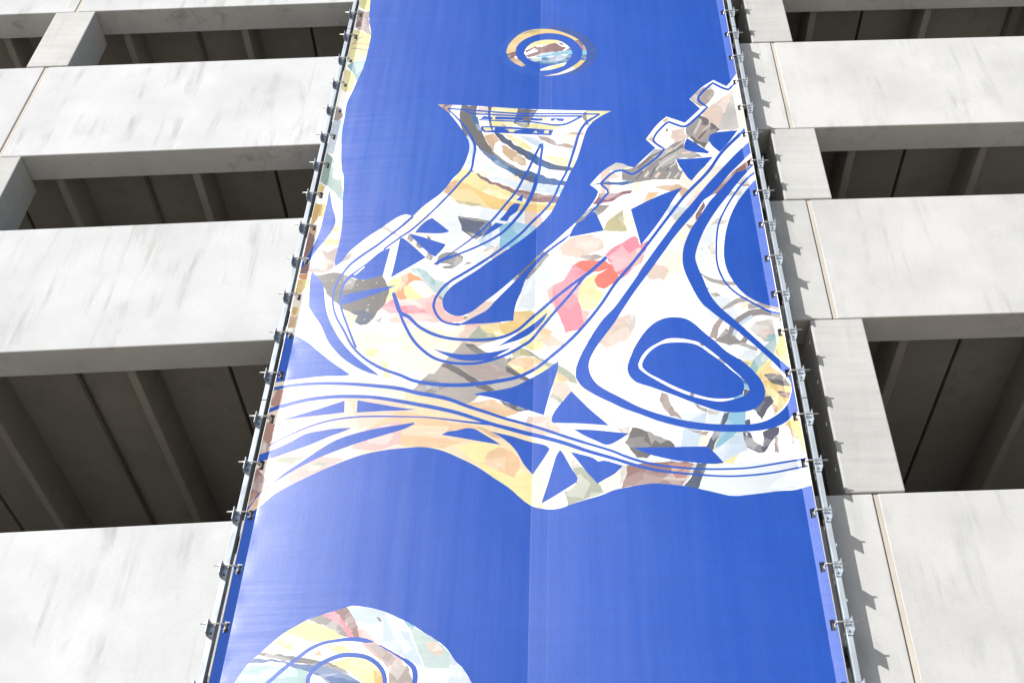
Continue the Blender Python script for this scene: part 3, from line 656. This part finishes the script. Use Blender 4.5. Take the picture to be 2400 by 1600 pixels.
S_([40, 34, 32, 32, 32, 32, 32, 34, 36, 36, 34, 32, 34, 40, 38, 36, 34, 32, 30, 26, 20, 18, 17, 17, 17, 17, 17, 17], 'A2 700,650 830,605 950,570 1100,535 1300,510 1500,504 1700,512 1960,550 B2 150,578 300,605 500,650 700,713 850,762 1000,802 1150,842 1300,877 1500,932 1700,1000 1960,1075 C2 100,1130 300,1178 500,1205 700,1222 850,1233 1000,1236 1200,1225 1400,1200 1600,1160 1760,1130')
S_([8, 10, 12, 14, 16, 16, 16, 14, 12, 14, 18, 22], 'A2 740,960 850,900 1000,830 1150,770 1300,727 1500,697 1700,687 1960,690 B2 200,694 400,712 600,738 840,762')
B_('A2 868,720 1000,680 1200,620 1442,543 1437,650 1300,668 1100,690'); B_('A2 1560,538 1650,555 1800,580 1960,608 B2 147,625 0,633 A2 1800,638 1553,652')
B_('A2 600,1060 740,1008 800,988 950,918 1080,850 1250,815 1400,795 1507,793 1440,822 1300,872 1150,937 1000,992 800,1062 690,1097 620,1130')
B_('A2 480,1568 570,1500 650,1400 800,1280 900,1200 1050,1100 1200,1000 1350,910 1500,855 1700,805 1960,762 B2 115,743 126,755 60,790 0,812 A2 1800,860 1600,920 1400,990 1200,1070 1000,1170 850,1260 700,1360 600,1480 540,1568')
B_('B2 373,856 430,825 500,818 600,795 670,800 760,850 918,947 700,912 550,885 450,868'); B_('B2 823,825 1000,865 1200,925 1340,960 1366,985 1340,1030 1210,1222 1130,1130 1060,1010 1000,940 920,880')
B_('B2 1460,996 1475,1010 1540,1120 1622,1250 1616,1290 1520,1350 1400,1425 1300,1482 1294,1470 1340,1330 1400,1130 1430,1040'); B_('B2 1558,1014 1650,1035 1770,1070 1810,1100 1860,1092 1960,1115 2038,1140 1960,1215 1870,1265 1805,1304 1700,1190 1620,1090')
B_('B2 1588,806 1750,812 1960,830 2092,845 2000,905 1920,945 1880,948 1800,915 1700,870'); B_('B2 1565,456 1700,590 1908,770 1700,755 1395,745 1382,730 1390,680 1440,600 1500,530')
B_('B2 1445,183 1440,250 1400,380 1370,470 1340,570 1312,674 1200,640 1000,570 850,520 662,485 750,465 900,445 1050,410 1150,360 1300,280')
B_('C2 92,973 300,970 600,965 765,963 830,1010 927,1112 860,1122 650,1110 400,1075 200,1020')
# strap loop
B_('C0 1240,1240 1160,1302 1040,1410 890,1568 C1 780,120 640,290 500,450 350,650 220,830 100,1010 0,1150 B1 1960,1255 1850,1370 1760,1500 B2 1720,0 1650,130 1608,250 1605,330 1650,400 1750,472 1960,575 C2 0,612 150,665 300,720 500,775 700,810 900,826 1100,828 1300,810 1430,775 1500,738 1590,655 1720,600 1640,220 '
   '1530,240 1470,190 1350,90 1250,0 C1 1100,1432 980,1328 880,1240 800,1135 735,985 690,885 665,800 682,710 722,600 790,470 870,350 970,222 1060,105 1150,5 C0 1250,1470 1200,1495 1110,1568 C1 1040,12 860,212 790,290 750,350 690,440 640,510 590,610 555,720 548,830 570,930 620,1040 680,1150 720,1212 800,1282 900,1360 1050,1470 1170,1568 '
   'C2 1250,70 1350,160 1450,260 1520,340 1550,420 1540,500 1500,590 1430,660 1320,725 1200,755 1050,762 900,760 750,750 550,720 350,670 150,600 0,525 B2 1960,485 1900,455 1790,380 1735,290 1725,200 1770,90 1830,0 B1 1960,1395 C1 0,1272 100,1122 240,932 380,740 480,600 580,480 660,390 750,265 790,240 1000,10 C0 1060,1520 1180,1402 1260,1340')
S_([20, 20, 20, 18, 17, 17, 17, 17, 17, 17, 17, 17, 17, 17, 20, 22], 'C1 1260,-20 1210,15 1110,105 1000,252 930,372 882,482 863,600 859,720 863,830 890,930 950,1038 1050,1130 1150,1190 1260,1250 1360,1297 1500,1310')
B_('C1 1340,0 1220,80 1140,170 1050,290 990,410 950,540 930,680 930,800 960,920 1010,1010 1080,1100 1170,1170 1280,1220 1440,1256 1600,1270')
# eye
B_('C1 140,1568 200,1480 300,1390 400,1350 490,1345 580,1360 650,1400 740,1480 850,1568 C2 950,90 1080,170 1180,250 1280,370 1308,450 1300,520 1250,590 1180,630 1060,650 900,640 700,580 450,485 250,415 120,370 60,310 42,250 60,170 100,70')
W_('C2 150,250 140,210 170,140 230,70 330,10 C1 400,1545 500,1538 620,1555 C2 700,10 760,50 900,160 1000,250 1100,340 1150,400 1165,450 1130,490 1050,520 900,550 750,530 600,490 450,430 300,350 200,290')
P_('dsky', 'C2 1080,330 1120,345 1150,400 1100,385'); P_('sky', 'C2 1095,385 1155,395 1172,440 1108,442'); P_('dgrey', 'C2 1110,440 1170,440 1140,495 1100,500'); P_('sky', 'C2 1015,510 1108,478 1118,505 1020,535'); P_('mauve', 'C2 870,150 900,145 950,200 920,200'); P_('grey', 'C2 620,470 660,480 650,505 615,495'); P_('grey', 'C2 700,15 740,25 745,45 710,35')
B_('C2 175,210 200,150 260,80 350,25 480,8 620,15 700,40 800,110 900,180 1000,265 1080,330 1110,380 1115,430 1100,480 1020,515 900,525 780,515 620,470 480,415 340,345 220,280 180,240')
# disc at the bottom
W_('A3 380,1850 400,1640 450,1530 560,1385 680,1280 780,1190 880,1110 1000,1040 1080,995 1230,940 1350,905 1460,870 1520,857 1600,865 1700,880 1820,915 1960,978 B3 100,1030 200,1095 320,1170 400,1230 450,1290 500,1365 560,1420 600,1480 650,1568 730,1750 600,2050 300,2180 A3 1600,2250 1000,2200 600,2080')
P_('lemon', 'A3 1080,990 1280,1050 1445,1140 1330,1172 1100,1182 1000,1132 870,1110'); P_('grey', 'A3 1100,985 1230,938 1320,980 1440,1060 1485,1142 1440,1142 1300,1060'); P_('pink', 'A3 1232,938 1350,903 1400,960 1500,1080 1575,1152 1480,1142 1400,1040')
P_('brown', 'A3 1350,903 1460,868 1500,920 1540,990 1580,1100 1602,1162 1540,1152 1440,1010'); P_('psky', 'A3 1470,868 1700,880 1850,925 1960,975 B3 0,1080 80,1100 140,1250 212,1422 110,1382 0,1312 A3 1850,1252 1750,1152 1600,1082 1540,990')
P_('lpink', 'A3 1555,1060 1650,1100 1750,1212 1960,1322 B3 60,1568 A3 1960,1568 1850,1422 1700,1302 1600,1202'); P_('mauve', 'A3 1640,1200 1750,1220 1900,1330 1960,1400 B3 60,1400 110,1568 A3 1850,1568 1840,1450'); P_('ice', 'A3 1800,900 1960,985 B3 0,1100 100,1250 40,1300 A3 1900,1150')
P_('sky', 'B3 20,985 110,1035 150,1120 90,1080'); P_('grey', 'A3 1735,965 1755,960 1788,1000 1760,1005')
P_('mint', 'B3 70,1040 200,1095 380,1220 445,1290 452,1432 220,1432 150,1252'); P_('beige', 'B3 230,1180 340,1200 400,1280 330,1320 250,1260'); P_('psky', 'B3 445,1285 560,1420 650,1568 400,1600 445,1500')
P_('peach', 'A3 780,1190 850,1150 960,1200 982,1272 920,1262'); P_('tan', 'A3 1150,1300 1220,1260 1230,1310 1180,1320'); P_('dgrey', 'A3 640,1310 680,1283 900,1310 1100,1340 1250,1370 1390,1400 1482,1482 1400,1472 1250,1412 1000,1382'); P_('steel', 'A3 600,1340 800,1350 1000,1388 1250,1410 1450,1480 1610,1570 1350,1620 1200,1502 960,1422 880,1382 560,1387')
P_('teal', 'A3 500,1420 600,1405 900,1420 1100,1452 1120,1640 400,1640'); P_('psky', 'A3 1140,1480 1260,1560 1300,1700 1120,1700'); P_('lemon', 'A3 1320,1390 1500,1330 1650,1330 1750,1400 1792,1480 1792,1600 1620,1568 1480,1462'); P_('lemon', 'A3 1228,1230 1380,1210 1525,1270 1400,1302')
P_('dyellow', 'A3 1700,1440 1790,1470 1795,1600 1720,1560')
S_([36, 36, 34, 34, 36, 34, 30, 28, 34, 44, 40, 12], 'A3 660,1640 740,1560 820,1490 900,1420 1000,1345 1120,1255 1250,1198 1350,1180 1460,1165 1560,1165 1640,1178 1706,1188')
S_([40, 40, 40, 40, 40, 42, 42, 42, 42, 42, 40, 40], 'A3 1110,1800 1100,1600 1115,1500 1185,1415 1280,1360 1400,1315 1520,1308 1640,1328 1735,1385 1795,1465 1812,1560 1790,1680')
S_([12, 16, 20, 40, 48, 50, 44, 40], 'A3 1758,1215 1840,1262 1960,1335 B3 60,1372 115,1425 130,1500 115,1600 60,1700')

# ------------------------------------------------------------------ banner surface
XS0, XS1 = -0.010, 0.138                      # welded seam
XLE, XLF = -BW / 2 - 0.034, -BW / 2 + 0.038   # left edge, left hem fold
XRE, XRF = BW / 2 + 0.020, BW / 2 - 0.058
ZT, ZB = ZO + 1.75, ZO - 10.75


Y_CLOTH = 0.026


def surf_y(x, z):
    """each cloth panel bellies out a little between hem and seam, the hems come forward to the edge rods"""
    x = np.asarray(x, float); z = np.asarray(z, float)
    y = np.zeros_like(x)
    s = (x - XLF) / (XS0 - XLF)
    l = (s > 0) & (s < 1)
    y = np.where(l, -0.056 * 4 * s * (1 - s) * (1 + 0.25 * np.sin(z * 0.8)), y)
    t_ = (x - XS1) / (XRF - XS1)
    r_ = (t_ > 0) & (t_ < 1)
    y = np.where(r_, -0.050 * 4 * t_ * (1 - t_) * (1 + 0.2 * np.sin(z * 0.7 + 2)), y)
    inner = np.clip(np.minimum(s, 1) * (s > 0) * np.minimum(1, (XRF - x) / 0.3), 0, 1)
    y = y + 0.004 * np.sin(z * 5.1 + x * 1.3) * np.sin(x * 2.1 + 0.4) * inner
    y = np.where(x < XLF, -0.024 * (XLF - x) / (XLF - XLE), y)
    y = np.where(x > XRF, -0.024 * (x - XRF) / (XRE - XRF), y)
    # the welded overlap stands up a few millimetres towards its right lip
    u = (x - XS0) / (XS1 - XS0)
    y = y - 0.0055 * np.where((u > 0) & (u <= 1), u, np.where(u > 1, np.exp(-(x - XS1) / 0.22), 0.0)) * (x < XRF)
    # pull marks fan in from every clip
    dl = np.clip(x - XLF, 0, None)
    dr = np.clip(XRF - x, 0, None)
    ph = (z - ZO) * 2 * math.pi / 0.5
    y = y - 0.0035 * np.cos(ph) * (np.exp(-dl / 0.14) * (x > XLF) * (1 - np.exp(-dl / 0.02)) + np.exp(-dr / 0.14) * (x < XRF) * (1 - np.exp(-dr / 0.02)))
    return y + Y_CLOTH


def to_banner(px):
    d = rays(px)
    y = np.zeros(len(d))
    for _ in range(6):
        k = (y - CAM[1]) / d[:, 1]
        P = CAM + d * k[:, None]
        y = surf_y(P[:, 0], P[:, 2])
    return P[:, [0, 2]]


def smooth(p, closed, corner=34.0, step=7.0):
    """Catmull-Rom through the traced points, corners kept sharp (pixel space)"""
    n = len(p)
    out = []
    rng = range(n if closed else n - 1)

    def tang(i):
        if not closed and i in (0, n - 1):
            return None
        a, b, c = p[(i - 1) % n], p[i], p[(i + 1) % n]
        u, v = b - a, c - b
        lu, lv = np.hypot(*u), np.hypot(*v)
        if lu < 1e-6 or lv < 1e-6: return None
        if math.degrees(math.acos(max(-1, min(1, float(u @ v) / lu / lv)))) > corner: return None
        return (u / lu + v / lv) / 2
    T = [tang(i) for i in range(n)]
    for i in rng:
        a, b = p[i], p[(i + 1) % n]
        L = np.hypot(*(b - a))
        d = (b - a) / max(L, 1e-6)
        m0 = (T[i] if T[i] is not None else d) * L
        m1 = (T[(i + 1) % n] if T[(i + 1) % n] is not None else d) * L
        k = 1 if (T[i] is None and T[(i + 1) % n] is None) else max(1, min(9, int(L / step)))
        for q in range(k):
            t = q / k
            h = np.array([2 * t**3 - 3 * t**2 + 1, t**3 - 2 * t**2 + t, -2 * t**3 + 3 * t**2, t**3 - t**2])
            out.append(h[0] * a + h[1] * m0 + h[2] * b + h[3] * m1)
    if not closed: out.append(p[-1])
    return np.array(out)


def stroke(p, w):
    c = smooth(p, False, corner=50)
    if isinstance(w, (list, tuple)):
        k = np.interp(np.linspace(0, 1, len(p)), np.linspace(0, 1, len(w)), w)
        # width follows the traced points by arc length
        s_p = np.concatenate([[0], np.cumsum(np.hypot(*np.diff(p, axis=0).T))])
        s_c = np.concatenate([[0], np.cumsum(np.hypot(*np.diff(c, axis=0).T))])
        ww = np.interp(s_c / s_c[-1], s_p / s_p[-1], k)
    else:
        ww = np.full(len(c), float(w))
    ww = ww / 3.92 / 2
    t = np.gradient(c, axis=0)
    t /= np.hypot(*t.T)[:, None] + 1e-9
    n = np.stack([-t[:, 1], t[:, 0]], 1)
    return np.concatenate([c + n * ww[:, None], (c - n * ww[:, None])[::-1]])


def jitter(p, amp, seed):
    """watercolour edge"""
    rs = np.random.RandomState(seed)
    q = []
    for a, b in zip(p, np.roll(p, -1, 0)):
        k = max(1, int(np.hypot(*(b - a)) / 6))
        for i in range(k): q.append(a + (b - a) * i / k)
    q = np.array(q)
    ph = rs.uniform(0, 6.28, 6); fr = np.array([0.13, 0.19, 0.29, 0.07, 0.23, 0.17])
    dx = sum(np.sin(q[:, 0] * fr[i] + q[:, 1] * fr[(i + 1) % 6] * 1.3 + ph[i]) for i in range(3)) / 2.2
    dy = sum(np.sin(q[:, 1] * fr[i] + q[:, 0] * fr[(i + 2) % 6] * 1.1 + ph[i]) for i in range(3, 6)) / 2.2
    return q + amp * np.stack([dx, dy], 1)


layers = []      # (op, colour, polygon in banner metres)
for di, d in enumerate(D):
    if d[0] == 'BLOBS':
        rs = np.random.RandomState(5)
        for k in range(90):
            c0 = np.array([rs.uniform(560, 1900), rs.uniform(380, 1200)])
            a = np.sort(rs.uniform(0, 6.283, 9)); rad = rs.uniform(18, 62) * rs.uniform(0.6, 1.25, 9)
            ang = rs.uniform(0, 3.14)
            e = np.stack([np.cos(a) * rad * 1.5, np.sin(a) * rad * 0.7], 1) @ np.array([[math.cos(ang), math.sin(ang)], [-math.sin(ang), math.cos(ang)]])
            col = ['cream', 'ice', 'lgrey', 'beige', 'psky', 'lyellow'][rs.choice(6, p=[.42, .32, .04, .10, .05, .07])]
            layers.append(('P', col, to_banner(jitter(smooth(c0 + e, True), 1.5, k))))
        continue
    op, colr, s = d[:3]
    px = parse(s)
    if op in ('S', 'SP'):
        pg = stroke(px, d[3])
        if op == 'SP': pg = jitter(pg, 0.9, di)
    else:
        pg = smooth(px, True)
        if op == 'P': pg = jitter(pg, 1.3, di)
    layers.append(({'S': 'B', 'SP': 'P'}.get(op, op), colr, to_banner(pg)))
    if op == 'P' and colr not in ('white', 'cream'):
        lo, hi = pg.min(0), pg.max(0)
        sz = hi - lo
        if sz.min() > 9 and sz.max() > 18:
            rs = np.random.RandomState(di + 900)
            for k in range(2 if sz.max() < 60 else 4):
                c0 = lo + sz * rs.uniform(0.1, 0.9, 2)
                a = np.sort(rs.uniform(0, 6.283, 8))
                e = np.stack([np.cos(a) * sz[0], np.sin(a) * sz[1]], 1) * rs.uniform(0.18, 0.45, (8, 1))
                wf = (rs.uniform(0.06, 0.2), None) if rs.rand() < 0.55 else (-rs.uniform(0.08, 0.28), (0.76, 0.77, 0.80))
                layers.append(('wash', wf, to_banner(jitter(smooth(c0 + e, True), 1.6, di * 7 + k))))

# hook windows cut through the hems
NCLIP = range(-3, 22)
HOLES = []
for i in NCLIP:
    z = ZO - 0.5 * i
    HOLES.append((-BW / 2 - 0.016, -BW / 2 + 0.020, z - 0.062, z + 0.030))
    HOLES.append((BW / 2 - 0.030, BW / 2 + 0.006, z - 0.062, z + 0.030))

# constrained triangulation of all outlines
V, E_ = [], []
def add_loop(p, closed=True):
    k = len(V)
    p = [q for i, q in enumerate(p) if i == 0 or np.hypot(*(q - p[i - 1])) > 4e-4]
    V.extend([(float(a), float(b)) for a, b in p])
    n = len(p)
    E_.extend([(k + i, k + (i + 1) % n) for i in range(n if closed else n - 1)])
for _, _, p in layers:
    add_loop(p)
for h in HOLES:
    add_loop(np.array([(h[0], h[2]), (h[1], h[2]), (h[1], h[3]), (h[0], h[3])]))
zs = np.arange(ZB, ZT + 1e-6, 0.125)
for x in (XLE, XLF, XS0, XS0 + 0.007, XS1 - 0.007, XS1, XRF, XRE):
    add_loop(np.stack([np.full(len(zs), x), zs], 1), False)
for z in (ZB, ZT):
    add_loop(np.array([(XLE, z), (XRE, z)]), False)
for x in sorted(list(np.linspace(XLF, XRF, 34)[1:-1]) + [XLF + .03, XLF + .08, XRF - .03, XRF - .08]):
    for z in zs[1:-1]:
        V.append((float(x), float(z + 0.03 * math.sin(x * 37))))
vo, eo, fo = delaunay_2d_cdt([Vector(v) for v in V], E_, [], 0, 2e-5, False)[:3]
VO = np.array([(v.x, v.y) for v in vo])
FO = np.array([f for f in fo if len(f) == 3])
cen = VO[FO].mean(1)
area = np.abs(np.cross(VO[FO[:, 1]] - VO[FO[:, 0]], VO[FO[:, 2]] - VO[FO[:, 0]])) / 2
ok = (cen[:, 0] > XLE) & (cen[:, 0] < XRE) & (cen[:, 1] > ZB) & (cen[:, 1] < ZT) & (area > 1e-10)
for h in HOLES:
    ok &= ~((cen[:, 0] > h[0]) & (cen[:, 0] < h[1]) & (cen[:, 1] > h[2]) & (cen[:, 1] < h[3]))
FO, cen = FO[ok], cen[ok]


def inside(p, q):
    """non-zero winding of polygon p around points q"""
    res = np.zeros(len(q), bool)
    lo, hi = p.min(0), p.max(0)
    idx = np.where((q[:, 0] > lo[0]) & (q[:, 0] < hi[0]) & (q[:, 1] > lo[1]) & (q[:, 1] < hi[1]))[0]
    if not len(idx): return res
    x, y = q[idx, 0], q[idx, 1]
    wn = np.zeros(len(idx), int)
    for (x0, y0), (x1, y1) in zip(p, np.roll(p, -1, 0)):
        if y0 == y1: continue
        c = (x1 - x0) * (y - y0) - (x - x0) * (y1 - y0)
        wn += ((y0 <= y) & (y1 > y) & (c > 0)).astype(int)
        wn -= ((y0 > y) & (y1 <= y) & (c < 0)).astype(int)
    res[idx[wn != 0]] = True
    return res


def s2l(c):
    c = np.array(c) / 255.0
    return np.where(c <= 0.04045, c / 12.92, ((c + 0.055) / 1.055) ** 2.4)


PIGMENT = 0.47                                 # print reflectance relative to its swatch
BLUES = ('blue', 'bluel', 'haloL', 'haloR')
INK = {}
for n in PAL:
    c = s2l(PAL[n])
    Y_ = float(c @ np.array((0.21, 0.72, 0.07)))
    INK[n] = c * 0.39 if n in BLUES else (c * 0.97 + 0.03) * (PIGMENT + 0.08 * Y_ ** 2)
INK['white'] = np.array((0.70, 0.70, 0.68))
colour = np.tile(INK['blue'], (len(FO), 1))
isblue = np.ones(len(FO), bool)
for op, colr, p in layers:
    if op == 'wash':                            # a second, lighter or stronger pass of the brush inside the patch just laid
        k, f = colr
        m_ = inside(p, cen) & last
        colour[m_] = colour[m_] * (1 - abs(k)) + (abs(k) * np.array((0.78, 0.77, 0.74)) if k > 0 else abs(k) * colour[m_] * np.array(f))
        continue
    m_ = inside(p, cen)
    if op == 'P':
        m_ &= ~isblue
    elif op == 'O':
        m_ &= isblue
    colour[m_] = INK[colr]
    last = m_
    if op == 'W': isblue[m_] = False
    if op == 'B': isblue[m_] = True

banner = empty('hanging_banner', (0, 0, ZB))
tag(banner, 'tall blue and white printed vinyl banner stretched between two steel rails', 'banner')


def cloth(name, sel, lift=0.0, mat='vinyl'):
    f = FO[sel]
    used, inv = np.unique(f, return_inverse=True)
    f = inv.reshape(f.shape)
    xy = VO[used]
    y = surf_y(np.clip(xy[:, 0], XLE, XRE), xy[:, 1]) - lift
    vv = np.stack([xy[:, 0], y, xy[:, 1]], 1)
    a = vv[f]
    nrm = np.cross(a[:, 1] - a[:, 0], a[:, 2] - a[:, 0])
    fl = nrm[:, 1] > 0                          # face the street
    f[fl] = f[fl][:, ::-1]
    me = mesh_from(name, vv, f.tolist(), True)
    at = me.color_attributes.new('print', 'FLOAT_COLOR', 'CORNER')
    at.data.foreach_set('color', np.repeat(np.c_[colour[sel], np.ones(sel.sum())], 3, axis=0).astype(np.float32).ravel())
    return link(name, me, M[mat], banner)


cloth('hem', cen[:, 0] < XLF)
cloth('cloth_panel', (cen[:, 0] >= XLF) & (cen[:, 0] < XS0))
cloth('welded_seam', (cen[:, 0] >= XS0 + 0.007) & (cen[:, 0] < XS1 - 0.007), 0.0, 'weld')
cloth('weld_bead', (cen[:, 0] >= XS0) & (cen[:, 0] < XS0 + 0.007), 0.0, 'bead')
cloth('weld_bead', (cen[:, 0] >= XS1 - 0.007) & (cen[:, 0] < XS1), 0.0, 'bead')
cloth('cloth_panel', (cen[:, 0] >= XS1) & (cen[:, 0] < XRF))
cloth('hem', cen[:, 0] >= XRF)
for x in (XLE - 0.004, XRE + 0.004):
    bm = bmesh.new()
    add_tube(bm, [(x, 0.004, ZB), (x, 0.004, (ZB + ZT) / 2), (x, 0.004, ZT)], 0.0045, 10)
    link('edge_rod', bm_mesh('edge_rod', bm), M['edge'], banner)
print('BANNER tris', len(FO))

# ------------------------------------------------------------------ steel rails with tension clips
XT = 2.413
TW = 0.0225
TD = 0.080                                     # tube depth
YR = 0.0405                                    # tube axis behind the cloth
for sgn, lab in ((-1, 'steel rail of hooked clips along the banner edge with brown and yellow hem'), (1, 'steel rail of hooked clips casting a toothed shadow on the panels beside the column')):
    xt = sgn * XT
    rail = empty('mounting_rail', (xt, YR, ZB))
    tag(rail, lab, 'rail', 'steel rails holding the banner')
    cuts = [ZO + 2.6, ZO - 0.325, ZO - 6.297, ZO - 11.2]
    for z1, z0 in zip(cuts, cuts[1:]):
        bm = bmesh.new()
        add_box(bm, (xt - TW, YR - TW, z0 + 0.004), (xt + TW, YR - TW + TD, z1 - 0.004))
        link('tube', bm_mesh('tube', bm, 0.004, 2), M['galv'], rail)
    # splice pins show dark in the gaps
    for z in cuts[1:-1]:
        bm = bmesh.new()
        add_box(bm, (xt - TW + .006, YR - TW + .006, z - 0.02), (xt + TW - .006, YR - TW + TD - .006, z + 0.02))
        link('splice_sleeve', bm_mesh('splice_sleeve', bm), M['bolt'], rail)
    clip0 = None
    for i in NCLIP:
        z = ZO - 0.5 * i
        if clip0 is None:
            # local coordinates round the rod axis
            o = sgn
            bm = bmesh.new()
            add_box(bm, (-0.0235, -TW - 0.0075, -0.100), (0.0235, -TW - 0.0015, 0.035))          # leg on the tube
            leg = bm_mesh('tension_clip', bm, 0.0015)
            bm = bmesh.new()                                                                   # leg standing out, corners cut
            xa, xb = (o * 0.0236, o * 0.0290)
            prof = [(-TW - 0.002, -0.095), (-TW - 0.062, -0.085), (-TW - 0.062, 0.032), (-TW - 0.002, 0.032)]
            va = [bm.verts.new((xa, y, zz)) for y, zz in prof]
            vb = [bm.verts.new((xb, y, zz)) for y, zz in prof]
            bm.faces.new(va); bm.faces.new(vb[::-1])
            for k in range(len(prof)):
                bm.faces.new((va[k], vb[k], vb[(k + 1) % len(prof)], va[(k + 1) % len(prof)]))
            wing = bm_mesh('wing_plate', bm)
            xin = o * (BW / 2 - XT)              # hook line relative to the tube
            yr = -TW - 0.030
            pts = [(o * 0.088, yr, 0), (o * 0.0, yr, 0), (xin + o * 0.022, yr, 0)]
            for k in range(0, 8):
                t = math.pi * k / 7 * 1.15
                pts.append((xin + o * (0.022 - 0.020 * math.sin(t)), yr + 0.026 * math.sin(min(t, math.pi * 0.6)), -0.020 + 0.020 * math.cos(t)))
            bm = bmesh.new(); add_tube(bm, pts, 0.0068, 8)
            rodm = bm_mesh('hook_rod', bm)
            bm = bmesh.new()
            for xx in (0.0340, 0.0185):
                bmesh.ops.create_cone(bm, cap_ends=True, segments=6, radius1=0.011, radius2=0.011, depth=0.009,
                                      matrix=Matrix.Translation((o * xx, yr, 0)) @ Matrix.Rotation(math.pi / 2, 4, 'Y'))
            nutm = bm_mesh('nut', bm)
            bm = bmesh.new()
            bmesh.ops.create_cone(bm, cap_ends=True, segments=10, radius1=0.010, radius2=0.008, depth=0.010, matrix=Matrix.Translation((0, -TW - 0.012, -0.070)) @ Matrix.Rotation(math.pi / 2, 4, 'X'))
            boltm = bm_mesh('bolt', bm)
            # keeper block behind the hem window
            bm = bmesh.new()
            add_box(bm, (xin - 0.018, -YR + 0.034, -0.060), (xin + 0.018, -YR + 0.042, 0.028))
            keepm = bm_mesh('keeper_plate', bm, 0.002)
            clip0 = True
        c_ = link('tension_clip', leg, M['clip'], rail, loc=(0, 0, z - ZB + random.uniform(-0.004, 0.004)))
        c_.rotation_euler = (0, random.uniform(-0.035, 0.035), 0)
        for nm, me, mt in (('wing_plate', wing, M['clip']), ('hook_rod', rodm, M['rod']), ('nut', nutm, M['rod']), ('bolt', boltm, M['bolt']), ('keeper_plate', keepm, M['bolt'])):
            link(nm, me, mt, c_, loc=(0, 0, 0))
    # standoffs that carry the tube off the spandrel panels
    for lz in LEVELS[:5]:
        for dz in (0.22, 1.47):
            z = top_z(xt) + lz - dz
            if z < ZO - 11 or z > ZO + 2.5: continue
            bm = bmesh.new()
            add_box(bm, (xt - 0.026 , YR - TW + TD + .001, z - 0.004), (xt + 0.026, DF - 0.012, z + 0.004))
            add_box(bm, (xt + sgn * 0.026, YR - TW + TD + .001, z - 0.085), (xt + sgn * 0.034, DF - 0.012, z + 0.05))
            st = link('standoff_arm', bm_mesh('standoff_arm', bm, 0.001), M['bracket'], rail)
            bm = bmesh.new()
            add_box(bm, (xt - 0.055, DF - 0.012, z - 0.085), (xt + 0.055, DF - 0.0035, z + 0.085))
            link('base_plate', bm_mesh('base_plate', bm, 0.001), M['bracket'], st)
            for q in (-1, 1):
                bm = bmesh.new()
                bmesh.ops.create_cone(bm, cap_ends=True, segments=6, radius1=0.013, radius2=0.013, depth=0.022, matrix=Matrix.Translation((xt - sgn * 0.035, DF - 0.02, z + q * 0.055)) @ Matrix.Rotation(math.pi / 2, 4, 'X'))
                link('anchor_bolt', bm_mesh('anchor_bolt', bm), M['bolt'], st)
